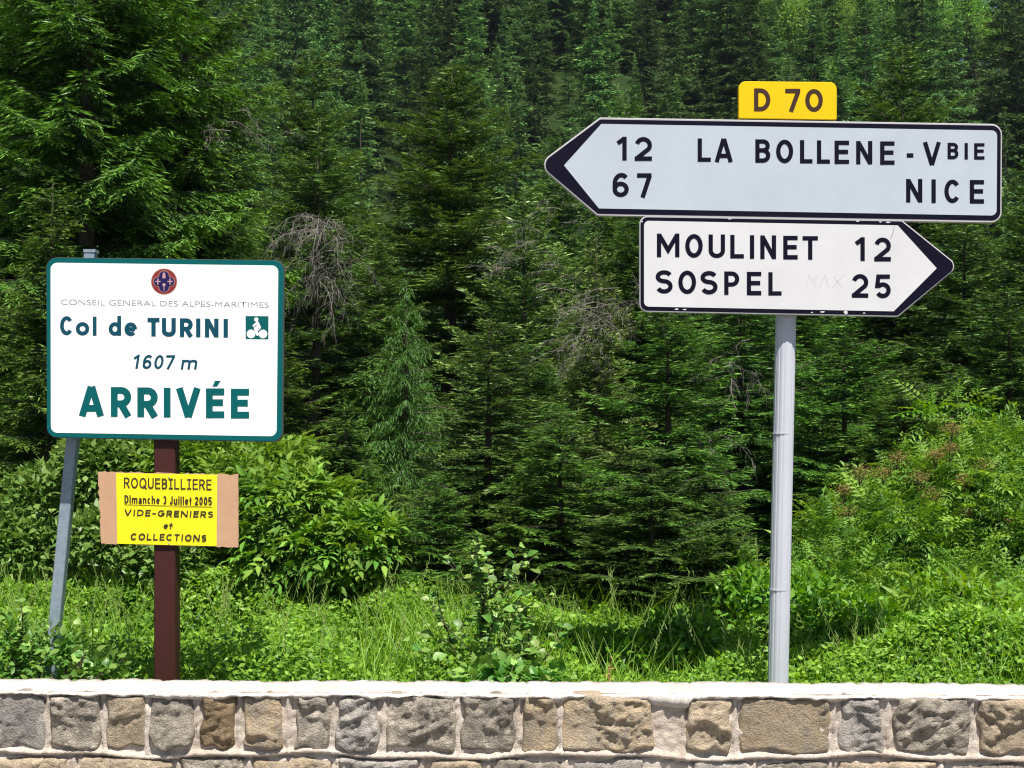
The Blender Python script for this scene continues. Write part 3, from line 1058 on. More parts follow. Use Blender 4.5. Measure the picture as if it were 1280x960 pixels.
link('lettering', stroke_line(lb, [('1', 165.8, 172.3), ('6', 177.6, 188.6), ('0', 191.8, 203.2), ('7', 205.4, 216.6)], 443.4, 461.0, HT, M_teal, wd=.17, slant=.16), pan)
link('lettering', stroke_line(lb, [('m', 226, 245.6)], 444.4, 461.9, HT, M_teal, wd=.17, slant=.16), pan)
link('lettering', stroke_line(lb, [('A', 99, 130), ('R2', 138.8, 164.6), ('R2', 171.9, 197.8), ('I', 205, 213.3), ('V', 220.4, 250.8), ('E', 257.6, 280.6), ('E', 288.7, 311.6)], 483.2, 520.4, HT, M_green, wd=.23), pan)


def disc(bd, cx_, cy_, rx, ry, h, mat, name, n=28):
    mb = MB()
    vs = [bd.p(cx_ + rx * math.cos(-k / n * 6.2832), cy_ + ry * math.sin(-k / n * 6.2832), h) for k in range(n)]
    mb.add(vs, [tuple(range(n))])
    return mb.mesh(name, mat)


def shape(bd, polys, h, mat, name):
    mb = MB()
    for j, pl in enumerate(polys):
        n = len(pl)
        ar = sum(pl[i][0] * pl[(i + 1) % n][1] - pl[(i + 1) % n][0] * pl[i][1] for i in range(n))
        pl = pl[::-1] if ar > 0 else pl
        mb.add([bd.p(x, y, h + j * .0001) for x, y in pl], [tuple(range(n))])
    return mb.mesh(name, mat)


def _accent():
    pts = [(850, 690), (862, 662), (889, 663), (871, 690)]
    link('accent', shape(lb, [[(40 + x / 3.765, 300 + y / 3.765) for x, y in pts]], HT, M_green, 'accent'), pan)


def circ(cx_, cy_, r, n=20):
    return [(cx_ + r * math.cos(k / n * 6.2832), cy_ + r * math.sin(k / n * 6.2832)) for k in range(n)]


_accent()
ex_, ey_ = 205.3, 352
em = link('emblem', shape(lb, [circ(ex_, ey_, 16.4, 36)], .0026, M_gold, 'emblem'), pan)
link('emblem_field', shape(lb, [circ(ex_, ey_, 15.3, 36)], .0031, M_red, 'emblem_field'), em)
q4 = [(0, -6.6), (0, 6.6), (-7, 0), (7, 0)]
link('emblem_rim', shape(lb, [circ(ex_ + a, ey_ + b, 7.4 if a == 0 else 6.9) for a, b in q4], .0037, M_gold, 'emblem_rim'), em)
link('emblem_cross', shape(lb, [circ(ex_ + a, ey_ + b, 6.2 if a == 0 else 5.7) for a, b in q4] + [circ(ex_, ey_, 6)], .0045, M_blue, 'emblem_cross'), em)
det = []
for sx in (-7.6, 7.6):
    det += [[(ex_ + sx - 3.3, ey_ - .7), (ex_ + sx + 3.3, ey_ - .7), (ex_ + sx + 3.3, ey_ + .7), (ex_ + sx - 3.3, ey_ + .7)],
            [(ex_ + sx - .7, ey_ - 4), (ex_ + sx + .7, ey_ - 4), (ex_ + sx + .7, ey_ + 4), (ex_ + sx - .7, ey_ + 4)]]
det += [[(ex_ - 2, ey_ - 4), (ex_ - 1.6, ey_ - 9.5), (ex_, ey_ - 11.8), (ex_ + 1.6, ey_ - 9.5), (ex_ + 2, ey_ - 4)], circ(ex_, ey_ + 4.2, 2.1, 12),
        [(ex_ - .5, ey_ + 5), (ex_ + .5, ey_ + 5), (ex_ + .5, ey_ + 11.5), (ex_ - .5, ey_ + 11.5)]]
link('emblem_figures', shape(lb, det, .0055, M_pink, 'emblem_figures'), em)
# cyclist pictogram
bx = [(307, 395), (335.8, 395.3), (335.6, 424.3), (307.2, 424)]
cy = link('cycle_pictogram', shape(lb, [bx], .0026, M_green, 'cycle_pictogram'), pan)


def zz(x, y):
    return (300 + x / 22.87, 388 + y / 22.87)


cyc = [circ(*zz(320, 672), 5.4, 24), circ(*zz(660, 675), 5.4, 24), circ(*zz(468, 262), 2.65, 16),
       [zz(*q) for q in ((500, 310), (540, 340), (600, 480), (590, 520), (500, 600), (500, 720), (470, 715), (395, 495), (470, 450), (500, 400), (380, 475), (360, 430))],
       [zz(*q) for q in ((440, 600), (500, 590), (530, 640), (545, 700), (500, 730), (460, 700))]]
link('cyclist', shape(lb, cyc, .0032, M_white2, 'cyclist'), cy)
# fixing channels behind the board
for py in (372, 500):
    c = local(psign, lb.O + lb.ez * lb.loc(205, py).z)
    mb = MB(); mb.box((c.x - .50, c.y + .0185, c.z - .02), (c.x + .50, c.y + .0205, c.z + .02))
    link('rail', mb.mesh('rail', M_alu), psign)

# ================================================================ LEANING STEEL POST
YG = 7.28
gt, gb = P(114, 313.5, YG), P(70, 772, YG)
axg = (gt - gb).normalized()
gz = float(ground_z(gb.x, YG))
gf = gb + axg * ((gz - .3 - gb.z) / axg.z)
sp = empty('steel_post', (gf.x, gf.y, gz), 'narrow galvanised steel post leaning to the right behind the white sign', 'post')
link('shaft', bevel_post(local(sp, gf), local(sp, gt), .0285, .030, .004).mesh('shaft', M_galv), sp)
mb = MB(); c = local(sp, gt)
mb.box((c.x - .031, c.y - .033, c.z - .012), (c.x + .031, c.y + .033, c.z + .004))
link('cap', mb.mesh('cap', M_galv), sp)

# ================================================================ CARDBOARD NOTICE
YN = YL + .075 - .055 - .012
nb = Board(210, 636, YN, 0.024)
ms = nb.px
nr = random.Random(3)
cor = [(122.6, 589.6), (297.8, 593.2), (298, 684.6), (126.3, 679.4)]


def ragged(cor, amp, seg):
    out = []
    for i in range(4):
        a, b = cor[i], cor[(i + 1) % 4]
        n = max(2, int(math.dist(a, b) / seg))
        for k in range(n):
            t = k / n
            j = amp if i in (0, 2, 3) else amp * .4
            out.append((a[0] + (b[0] - a[0]) * t + nr.uniform(-j, j), a[1] + (b[1] - a[1]) * t + nr.uniform(-j, j)))
    return out


notice = link('cardboard_notice', plate([(nb.loc(*p).x, nb.loc(*p).z) for p in ragged(cor, .9, 4)], 0, -.008, 'cardboard_notice', M_card),
              label='brown cardboard panel with a yellow jumble sale notice fixed to the brown post', cat='notice')
notice.matrix_world = nb.mw
# paper: a gently wavy sheet taped on
nxp, nzp = 24, 16
vs, fs = [], []
c4 = [(145.3, 591.2), (271.6, 593.4), (270.8, 682.6), (146.8, 679.6)]


def paper_pt(u, v, h=0.0):
    x = (c4[0][0] * (1 - u) + c4[1][0] * u) * (1 - v) + (c4[3][0] * (1 - u) + c4[2][0] * u) * v
    y = (c4[0][1] * (1 - u) + c4[1][1] * u) * (1 - v) + (c4[3][1] * (1 - u) + c4[2][1] * u) * v
    return nb.p(x, y, .0022 + .0008 * math.sin(u * 9 + v * 4) * math.sin(v * 7 + 1) + h)


for j in range(nzp + 1):
    for i_ in range(nxp + 1):
        vs.append(paper_pt(i_ / nxp, 1 - j / nzp))
for j in range(nzp):
    for i_ in range(nxp):
        a = j * (nxp + 1) + i_
        fs.append((a, a + 1, a + nxp + 2, a + nxp + 1))
mb = MB(); mb.add(vs, fs)
link('paper', mb.mesh('paper', M_paper, True), notice)
HN = .0042
wds = {'I': .45, 'i': .45, 'L': .52, 'E': .55, 'O': .72, 'Q': .74, 'U': .62, 'B': .58, 'R': .6, 'V': .75, 'D': .68, 'G': .72, '-': .4, 'N': .72, 'S': .55, 'C': .68, 'T': .58}
link('lettering', stroke_line(nb, spread_items('ROQUEBiLLiERE', 155.2, 264.8, wds, .13), 596.8, 610.0, HN, M_paperink, wd=.13), notice)
wl = {'D': .62, 'j': .2, 'l': .2, 'm': .86, 'a': .52, 'n': .54, 'c': .5, 'h': .54, 'e': .54, '3': .52, 'J': .48, 'u': .54, 't': .32, '2': .54, '0': .54, '5': .54, ' ': .2}
link('lettering', stroke_line(nb, spread_items('Djmanche 3 Jujllet 2005', 155.8, 265.2, wl, .13), 618.8, 629.0, HN, M_paperink, wd=.17), notice)
link('underline', shape(nb, [[(155.6, 630.6), (265, 633.4), (265, 634.1), (155.6, 631.3)]], HN, M_paperink, 'underline'), notice)
link('lettering', stroke_line(nb, spread_items('VIDE-GRENIERS', 155.2, 266.3, {**wds, 'I': .24}, .17), 636.6, 644.6, HN, M_paperink, wd=.21, slant=.1), notice)
link('lettering', stroke_line(nb, [('e', 204.4, 210.2), ('t', 211.2, 215.8)], 652.6, 661.0, HN, M_paperink, wd=.2, slant=.1), notice)
link('lettering', stroke_line(nb, spread_items('COLLECTIONS', 163.2, 258, {**wds, 'I': .24}, .17), 666.3, 674.8, HN, M_paperink, wd=.21, slant=.1), notice)
for px_, py_ in ((211, 596.6), (211, 679)):
    c = nb.loc(px_, py_)
    mb = MB(); mb.tube([(c.x, -.001, c.z), (c.x, -.0045, c.z)], .004, 10)
    link('staple', mb.mesh('staple', M_alu), notice)


# ================================================================ FOLIAGE GENERATORS
def nrm(a):
    return a / np.maximum(np.linalg.norm(a, axis=-1, keepdims=True), 1e-9)


def blades(base, d, L, W, rng, kite=.35, roll=None):
    """flat pointed leaves: base (n,3), direction d (n,3), length L (n), width W (n)"""
    n = len(base)
    rv = rng.normal(size=(n, 3)) if roll is None else roll
    s = nrm(np.cross(d, rv)) * W[:, None] * .5
    m = base + d * (L * kite)[:, None]
    V = np.stack([base, m + s, base + d * L[:, None], m - s], 1).reshape(-1, 3)
    Fq = np.arange(n * 4).reshape(n, 4)
    return V, Fq


def conifer(H, Rb, seed, z0=.3, whorl=.3, nb=6, ss_=.09, st=.055, tw=.09, ww=.032, a0=.45, a1=-.15, bend=-.25, up=.35, side=.42, hang=.1,
            tip=0.5, shape_p=.8, gap=0.0, bare=0.12, lop=0.0, width_noise=.18):
    rng = np.random.default_rng(seed)
    VV, FF, TT, n0 = [], [], [], 0
    wood = MB()
    wood_pts = [(0, 0, -.4)] + [(rng.normal(0, .012) * H * .1, rng.normal(0, .012) * H * .1, H * t) for t in (0.25, .5, .75)] + [(0, 0, H)]
    r0 = H * .011 + .02
    trunk = MB(); trunk.tube(wood_pts, [r0 * 1.25, r0, r0 * .62, r0 * .26, .003], 8)
    z = z0
    az0 = rng.uniform(0, 6.28)
    ph = rng.uniform(0, 6.28, 4)
    while z < H - .06:
        t = (z - z0) / (H - z0)
        prof = (1 - t) ** shape_p * min(1.0, .55 + t * 4)
        k_n = max(3, int(round(nb * (0.65 + .35 * (1 - t)))))
        az0 += rng.uniform(.3, 1.2)
        for k in range(k_n):
            if rng.random() < gap:
                continue
            az = az0 + 6.2832 * k / k_n + rng.normal(0, .16)
            L = Rb * prof * (1 + width_noise * rng.normal()) * (1 + lop * math.sin(az + ph[0]) + .12 * math.sin(2 * az + z * 1.3 + ph[1]))
            L = max(L, .06 + .10 * (1 - t))
            zz_ = z + rng.uniform(-.4, .4) * whorl
            a_ = a1 + (a0 - a1) * t + rng.normal(0, .07)
            rad = np.array([math.cos(az), math.sin(az), 0])
            lat = np.array([-math.sin(az), math.cos(az), 0])
            cz = lambda u: L * (a_ * u + bend * u * u * (1 - .5 * t) + up * .5 * u ** 4)
            # wood
            if L > .25:
                wood.tube([tuple(rad * L * u + np.array([0, 0, zz_ + cz(u)])) for u in (0, .33, .66, 1)], [.004 + L * .010, .004 + L * .007, .003 + L * .004, .002], 3, cap=False)
            n = max(2, int(L / ss_))
            u = (np.arange(n) + rng.uniform(0, 1, n)) / n
            u = bare + (1 - bare) * u
            u = np.repeat(u, 2)
            sg = np.tile([1.0, -1.0], n)
            A = rad[None] * (L * u)[:, None]
            A[:, 2] += zz_ + L * (a_ * u + bend * u * u * (1 - .5 * t) + up * .5 * u ** 4)
            tan = np.repeat(rad[None], 2 * n, 0).copy()
            tan[:, 2] = a_ + 2 * bend * u * (1 - .5 * t) + up * 2 * u ** 3
            tan = nrm(tan)
            ls = np.minimum(side * L * (1 - u) ** .75 * np.minimum(1, .35 + u * 2) + .05 + .02 * rng.random(2 * n), 1.2) * rng.uniform(.6, 1.25, 2 * n)
            sdir = tan * .62 + lat[None] * (sg * .8)[:, None]
            sdir[:, 2] -= hang * rng.uniform(.2, 1.8, 2 * n)
            sdir = nrm(sdir + rng.normal(0, .07, (2 * n, 3)))
            # the side twigs' own needles + the branch tip
            cnt = np.maximum(1, np.ceil(ls / st)).astype(int)
            idx = np.repeat(np.arange(2 * n), cnt)
            w_ = (np.arange(cnt.sum()) - np.repeat(np.cumsum(cnt) - cnt, cnt) + rng.random(cnt.sum())) / cnt[idx]
            pos = A[idx] + sdir[idx] * (ls[idx] * w_)[:, None]
            pos[:, 2] -= (w_ ** 2) * ls[idx] * hang * .8
            cr = nrm(np.cross(sdir[idx], np.array([0, 0, 1.0])))
            s2 = np.where(rng.random(len(idx)) < .5, 1., -1.)
            dd = nrm(sdir[idx] * rng.uniform(.5, 1.2, len(idx))[:, None] + cr * (s2 * .65)[:, None] + rng.normal(0, .17, (len(idx), 3)) + np.array([0, 0, .05 - hang * .8]))
            ln = tw * rng.uniform(.6, 1.35, len(idx))
            flat = rng.random(len(idx))[:, None] < .84
            rl = np.where(flat, rng.normal(0, .30, (len(idx), 3)) + np.array([0, 0, 1.0]), rng.normal(0, 1.0, (len(idx), 3)) * np.array([1, 1, .3]))
            V, Fq = blades(pos, dd, ln, np.full(len(idx), ww) * rng.uniform(.8, 1.25, len(idx)), rng, roll=rl)
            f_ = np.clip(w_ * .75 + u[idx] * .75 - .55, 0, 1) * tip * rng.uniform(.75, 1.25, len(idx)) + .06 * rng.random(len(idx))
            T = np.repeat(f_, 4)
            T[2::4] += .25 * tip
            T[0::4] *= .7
            VV.append(V); FF.append(Fq + n0); TT.append(T); n0 += len(V)
        z += whorl * rng.uniform(.8, 1.25) * (1 - .45 * t)
    # leader
    k = 90
    pos = np.zeros((k, 3)); pos[:, 2] = H - np.linspace(1, 0, k) ** 1.2 * H * .13
    dd = nrm(rng.normal(0, .8, (k, 3)) + np.array([0, 0, .9]))
    V, Fq = blades(pos, dd, tw * (.5 + 1.1 * np.linspace(1, 0, k)), np.full(k, ww * .8), rng)
    VV.append(V); FF.append(Fq + n0); TT.append(np.full(len(V), tip * .7))
    return np.concatenate(VV), np.concatenate(FF), np.clip(np.concatenate(TT), 0, 1), wood, trunk


def twig_tangle(mb, rng, origin, spread, n, length, droop, rad=.0042):
    """a dead bough: grey forks that arch over and hang"""
    for k in range(n):
        az = rng.uniform(0, 6.283)
        d = np.array([math.cos(az), math.sin(az) * .7, rng.uniform(-.1, .5)])
        p = np.array(origin) + rng.normal(0, 1, 3) * np.array(spread)
        L = length * rng.uniform(.5, 1.2)
        pts = [p.copy()]
        dd = d / np.linalg.norm(d)
        for s in range(6):
            dd = dd + np.array([0, 0, -droop]) + rng.normal(0, .16, 3)
            dd /= np.linalg.norm(dd)
            p = p + dd * L / 6
            pts.append(p.copy())
        mb.tube([tuple(q) for q in pts], [rad * (1 - .12 * j) for j in range(7)], 3, cap=False)
        for j in range(1, 7):
            for _ in range(3):
                q = pts[j].copy()
                e = rng.normal(0, 1, 3) + dd * .9 + np.array([0, 0, -droop * 2.2])
                e /= np.linalg.norm(e)
                l2 = L * rng.uniform(.10, .32)
                mb.tube([tuple(q), tuple(q + e * l2 * .5 + rng.normal(0, .01, 3)), tuple(q + e * l2 + np.array([0, 0, -.04]))], [rad * .5, rad * .4, rad * .2], 3, cap=False)


TREE_CACHE = {}


def tree_meshes(key, mat, **kw):
    if key not in TREE_CACHE:
        V, Fq, T, wood, trunk = conifer(**kw)
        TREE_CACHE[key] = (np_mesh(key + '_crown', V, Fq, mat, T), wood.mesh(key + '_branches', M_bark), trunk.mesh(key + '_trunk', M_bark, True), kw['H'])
    return TREE_CACHE[key]


def put_tree(key, px, py_top, Y, label, name='spruce_tree', cat='tree', group='conifers beyond the meadow', rz=None, sx=1.0, dead=None, lean=0.0):
    """a tree whose top shows at (px, py_top) when it stands Y metres away"""
    crown, wood, trunk, H0 = TREE_CACHE[key]
    tp = P(px, py_top, Y)
    g = float(ground_z(tp.x, tp.y)) - .05
    sc = (tp.z - g) / H0
    e = empty(name, (tp.x, tp.y, g), label, cat, group, rnd.uniform(0, 6.28) if rz is None else rz)
    e.scale = (sc * sx, sc * sx, sc)
    e.rotation_euler = (0, lean, e.rotation_euler[2])
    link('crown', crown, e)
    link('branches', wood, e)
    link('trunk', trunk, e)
    if dead:
        rng = np.random.default_rng(int(px * 7 + Y))
        imw = (Matrix.Translation((tp.x, tp.y, g)) @ e.rotation_euler.to_matrix().to_4x4() @ Matrix.Diagonal((sc * sx, sc * sx, sc, 1))).inverted()
        for (dx, dy, dY, spr, n, ln, dr) in dead:
            mb2 = MB()
            twig_tangle(mb2, rng, tuple(P(dx, dy, Y + dY)), spr, n, ln, dr)
            mb = MB()
            mb.add([tuple(imw @ Vector(v)) for v in mb2.v], mb2.f)
            link('dead_branch', mb.mesh('dead_branch', M_dead), e)
    return e


# templates (built in metres at their real size)
tree_meshes('bigspruce', M_needle, H=11.5, Rb=2.75, seed=3, z0=.6, whorl=.56, nb=9, ss_=.060, st=.021, tw=.12, ww=.021, a0=.55, a1=-.10, bend=-.30, up=.30, side=.46, hang=.30, tip=1.0, gap=.08, lop=.1, shape_p=.7, width_noise=.2, bare=.04)
tree_meshes('fir', M_fir, H=8, Rb=1.8, seed=8, z0=.25, whorl=.36, nb=9, ss_=.060, st=.021, tw=.10, ww=.021, a0=.6, a1=.05, bend=-.2, up=.3, side=.48, hang=.08, tip=.9, shape_p=.68, width_noise=.2, bare=.03)
tree_meshes('youngfir', M_young, H=5, Rb=1.35, seed=14, z0=.15, whorl=.34, nb=8, ss_=.055, st=.021, tw=.085, ww=.021, a0=.7, a1=.15, bend=-.15, up=.35, side=.45, hang=.05, tip=1.0, shape_p=.75, bare=.03)
tree_meshes('spruce', M_needle, H=6, Rb=1.6, seed=21, z0=.15, whorl=.36, nb=9, ss_=.058, st=.021, tw=.10, ww=.021, a0=.5, a1=-.1, bend=-.22, up=.3, side=.48, hang=.18, tip=.9, shape_p=.66, gap=.06, bare=.03)
tree_meshes('spruce_b', M_fir, H=6, Rb=1.5, seed=35, z0=.15, whorl=.38, nb=8, ss_=.058, st=.021, tw=.105, ww=.021, a0=.45, a1=-.05, bend=-.22, up=.35, side=.50, hang=.15, tip=.8, shape_p=.62, gap=.08, lop=.15, bare=.03)
tree_meshes('larch', M_larch, H=4, Rb=1.05, seed=44, z0=.15, whorl=.18, nb=6, ss_=.045, st=.021, tw=.085, ww=.011, a0=.5, a1=-.1, bend=-.35, up=.1, side=.42, hang=.75, tip=.6, shape_p=.8, bare=.03)
print('near tris', sum(len(v[0].polygons) * 2 for v in TREE_CACHE.values()))

def more_trees():
    put_tree('spruce_b', 1420, 380, 13.0, 'spruce just outside the right edge beside the rowan bush', sx=1.6)
    put_tree('fir', 1540, 260, 15.0, 'fir outside the right edge behind the rowan bush', sx=1.3)
    put_tree('fir', 1660, 330, 13.5, 'outermost fir beyond the right edge', sx=1.4)
    put_tree('spruce', -190, 280, 13.5, 'spruce outside the left edge beside the massive dark spruce', sx=1.4)
    put_tree('fir', -330, 200, 15.5, 'outermost fir beyond the left edge', sx=1.3)
    put_tree('bigspruce', 235, -160, 17.0, 'second large dark spruce behind the big corner spruce, its right boughs reaching the slender spruce', rz=3.6, sx=1.05)
    put_tree('bigspruce', 20, -250, 16.6, 'massive dark spruce between the big corner spruce and the left edge', rz=5.1)
    put_tree('spruce', 635, 625, 9.35, 'knee high spruce low down between the sapling and the pole', sx=1.9)
    put_tree('spruce_b', 762, 650, 9.1, 'lowest dark spruce tuft at the meadow edge under the number 25 board', sx=2.1)
    put_tree('spruce', 345, 420, 12.2, 'dark spruce just behind the right edge of the white sign', sx=1.4)
    put_tree('fir', 470, 300, 17.5, 'dense dark fir behind the light green larch', sx=1.25)
    put_tree('spruce_b', 660, 430, 13.0, 'broad spruce hiding the foot of the pale shooted fir', sx=1.5)
    put_tree('fir', 800, 250, 19.0, 'dark fir behind the left end of the lower arrow board', sx=1.3)
    put_tree('spruce', 980, 300, 17.0, 'dark spruce straight behind the pole top', sx=1.4)
    put_tree('spruce_b', 1260, 360, 15.0, 'spruce at the right edge above the rowan bush', sx=1.4)
    put_tree('spruce_b', 200, 330, 14.5, 'dark spruce behind the middle of the white sign', sx=1.3)
    put_tree('spruce', -30, 300, 12.8, 'spruce cut by the left edge of the picture beside the white sign', sx=1.3)


DT = lambda *a: a
put_tree('bigspruce', 118, -330, 15.2, 'very large dark spruce filling the upper left corner, boughs reaching over the white sign', rz=.4)
put_tree('spruce', 66, 225, 11.6, 'small bright green spruce just left of and above the white sign', sx=.85)
put_tree('bigspruce', -70, -60, 17.5, 'tall spruce at the far left edge, mostly cut by the frame', rz=2.5)
put_tree('fir', 392, 62, 27, 'slender spruce with a pointed top between the big left spruce and the middle fir')
put_tree('spruce_b', 398, 150, 16.5, 'ragged spruce with a hanging fan of dead grey branches right beside the white sign', sx=1.0,
         dead=[(405, 285, -.9, (.10, .15, .05), 20, .8, .25), (410, 325, -.95, (.14, .15, .16), 22, .75, .42), (300, 165, -1.2, (.25, .1, .05), 9, .5, .1)])
put_tree('fir', 565, 84, 23.5, 'pointed middle fir standing clear against the hillside forest', sx=1.5)
put_tree('youngfir', 655, 232, 18.2, 'fir dotted with pale young shoots left of the upper arrow tip', name='fir_tree', sx=1.2,
         dead=[(655, 300, -.9, (.12, .1, .2), 10, .5, .1), (690, 345, -1.0, (.15, .1, .15), 8, .5, .15)])
put_tree('larch', 508, 352, 12.6, 'light green drooping larch right of the white sign', name='larch_tree', group=None, sx=1.0)
put_tree('spruce', 432, 500, 10.7, 'low bushy spruce at the foot of the larch', sx=1.35)
put_tree('spruce_b', 612, 400, 10.5, 'dark broad spruce in the centre of the picture in front of the pointed fir', sx=1.5)
put_tree('youngfir', 745, 290, 17.0, 'half bare fir with grey dead twigs left of the lower arrow board', name='fir_tree', sx=.8,
         dead=[(755, 385, -.8, (.14, .1, .12), 22, .7, .12), (725, 430, -.85, (.14, .1, .1), 16, .5, .25), (700, 260, -.5, (.1, .1, .15), 6, .4, .1)])
put_tree('fir', 785, 118, 24.5, 'fir whose yellow green tip shows just above the upper arrow board')
put_tree('spruce', 835, 372, 10.8, 'spruce below the lower arrow board left of the pole', sx=1.4)
put_tree('spruce_b', 925, 330, 13.6, 'dense spruce right behind the ribbed pole', sx=1.4, dead=[(925, 455, -1.2, (.1, .1, .1), 5, .5, .3), (880, 560, -1.2, (.1, .1, .1), 5, .4, .3)])
put_tree('fir', 1128, 55, 21.5, 'broad fir rising above the right end of the upper arrow board', name='fir_tree', sx=1.12, rz=1.2)
put_tree('spruce', 1055, 395, 12.8, 'spruce between the pole and the tip of the lower arrow board', sx=1.4)
put_tree('spruce_b', 1205, 262, 18.5, 'tall dark spruce below the right end of the upper arrow board', sx=1.35)
put_tree('fir', 1290, 200, 17.5, 'fir at the right edge of the picture', name='fir_tree')
put_tree('spruce', 1130, 455, 11.6, 'low spruce with a long bough pointing up left behind the rowan bush', sx=1.5)
put_tree('spruce', 700, 505, 9.5, 'low spreading spruce right of the dark centre spruce', sx=1.7)
put_tree('spruce_b', 815, 560, 9.2, 'lowest spruce at the meadow edge left of the pole', sx=1.9)
put_tree('spruce', 545, 590, 9.7, 'small spruce at the meadow edge behind the leafy sapling', sx=1.4)
put_tree('spruce_b', 905, 600, 9.4, 'small spruce at the meadow edge just left of the pole', sx=1.3)
put_tree('spruce', 40, 470, 12.4, 'shaded spruce under the big left spruce', sx=1.25)
put_tree('fir', 250, 250, 18.5, 'dark spruce hidden behind the right half of the white sign', sx=1.1)
put_tree('spruce_b', 462, 262, 26, 'dark spruce between the slender spruce and the middle fir', sx=1.15)
put_tree('fir', 700, 170, 29, 'dark fir behind the pale shooted fir')
put_tree('fir', 900, 210, 27, 'dark fir behind both arrow boards', sx=1.1)
put_tree('fir', 1010, 160, 30, 'tall fir hidden behind the upper arrow board', sx=1.05)
put_tree('spruce', 700, 350, 30, 'spruce deep in shade behind the centre spruces', sx=1.5)
put_tree('spruce_b', 1400, 150, 19, 'spruce beyond the right edge of the picture', sx=1.1)

more_trees()
# ---------------------------------------------------------------- hillside forest
far_keys = []
for j in range(7):
    rr = random.Random(j + 50)
    H_ = 18.0
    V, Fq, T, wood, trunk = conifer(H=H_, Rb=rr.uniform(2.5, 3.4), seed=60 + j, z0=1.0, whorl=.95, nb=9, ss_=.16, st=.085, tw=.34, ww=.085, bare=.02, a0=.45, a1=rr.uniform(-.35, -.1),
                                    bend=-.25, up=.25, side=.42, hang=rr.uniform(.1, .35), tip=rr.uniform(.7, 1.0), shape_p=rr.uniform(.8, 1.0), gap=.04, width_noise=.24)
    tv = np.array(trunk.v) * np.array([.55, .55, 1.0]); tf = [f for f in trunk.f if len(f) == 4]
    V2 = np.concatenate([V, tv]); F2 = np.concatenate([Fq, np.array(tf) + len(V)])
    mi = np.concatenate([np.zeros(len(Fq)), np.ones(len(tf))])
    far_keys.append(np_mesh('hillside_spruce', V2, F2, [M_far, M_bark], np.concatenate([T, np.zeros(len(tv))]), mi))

pts = []
rng = np.random.default_rng(77)
cell = 6.9
for yy in np.arange(80, 300, cell * .9):
    for xx in np.arange(-.47 * yy - 6, .47 * yy + 6, cell):
        x_, y_ = xx + rng.uniform(-3.0, 3.0), yy + rng.uniform(-2.6, 2.6)
        pts.append((x_, y_))
# which would show: in the frame and not below the horizon line of the nearer rows
cand = []
for x_, y_ in pts:
    z_ = float(ground_z(x_, y_))
    h_ = rng.uniform(12, 19) if rng.random() < .5 else rng.uniform(19, 29)
    tx = 640 + x_ / y_ * F
    top_py = 560 - (z_ + h_ - 1.6) / y_ * F
    foot_py = 560 - (z_ - 1.6) / y_ * F
    if foot_py < -60 and abs(tx - 640) < 500 or top_py > 470:
        continue
    cand.append((y_, x_, z_, h_, tx, top_py))
cand.sort()
# broadleaf crowns at the pale green spots of the hillside
def broadleaf(seed, Rr=2.6, Hh=9):
    rng = np.random.default_rng(seed)
    n = 8000
    V_, n_b = [], 9
    cs = rng.normal(0, 1, (n_b, 3)) * np.array([1.0, 1.0, 1.7]) + np.array([0, 0, Hh * .6])
    rs = rng.uniform(.9, 1.7, n_b)
    k = rng.integers(0, n_b, n)
    d = nrm(rng.normal(size=(n, 3)))
    pos = cs[k] + d * (rs[k] * rng.uniform(.6, 1.05, n))[:, None]
    dd = nrm(d + rng.normal(0, .6, (n, 3)))
    V, Fq = blades(pos, dd, rng.uniform(.16, .34, n), rng.uniform(.12, .2, n), rng, roll=rng.normal(0, .6, (n, 3)) + np.array([0, 0, 1.]))
    mbt = MB(); mbt.tube([(0, 0, -.3), (.1, 0, Hh * .35), (0, .1, Hh * .7)], [.2, .14, .05], 6)
    tv = np.array(mbt.v); tf = [f for f in mbt.f if len(f) == 4]
    return np_mesh('hillside_broadleaf', np.concatenate([V, tv]), np.concatenate([Fq, np.array(tf) + len(V)]), [M_broad, M_bark],
                   np.concatenate([np.repeat(rng.random(n), 4), np.zeros(len(tv))]), np.concatenate([np.zeros(len(Fq)), np.ones(len(tf))]))


BL = [broadleaf(1), broadleaf(2), broadleaf(3)]
bl_spots = [(1092, 22, 180, 1.0), (1128, 50, 180, 1.1), (1218, 18, 180, .9), (1105, 95, 180, .8), (1240, 95, 180, .8), (1010, 10, 180, .9), (972, 40, 150, 1.0), (985, 75, 140, .8), (1045, 75, 150, .8), (1172, 12, 185, .9), (1195, 40, 180, .9), (1160, 25, 190, .8), (1262, 60, 175, .8), (450, 60, 150, .6), (1035, 120, 110, .5)]
bl_lab = ['pale broadleaf crown touching the top edge above the board letters ENE', 'wide pale green broadleaf tree above the right part of the upper board',
          'pale tree just under the bright corner of the sky', 'low light green tree half hidden behind the right fir', 'light green tree close to the right edge above the board corner', 'pale broadleaf crown at the top edge right above the yellow plate',
          'pale green broadleaf crown high on the hillside above the yellow plate', 'smaller pale broadleaf tree just below the pale crown above the yellow plate',
          'pale broadleaf tree among dark spruces right of the yellow plate', 'pale broadleaf crown near the top edge above the right fir', 'leafy light green tree just under the ridge at upper right',
          'light green tree left of the ridge trees at upper right', 'hazy pale tree at the right edge below the ridge', 'small mid green broadleaf tree on the upper slope above the middle fir',
          'small light tree on the slope right beside the yellow plate']
bl_xy = []


def hit_hill(px, py, y0=70, y1=300):
    best = None
    for yy in np.arange(y0, y1, 1.0):
        p = P(px, py, yy)
        if p.z < float(ground_z(p.x, p.y)) + 5:
            return p
    return P(px, py, 180)


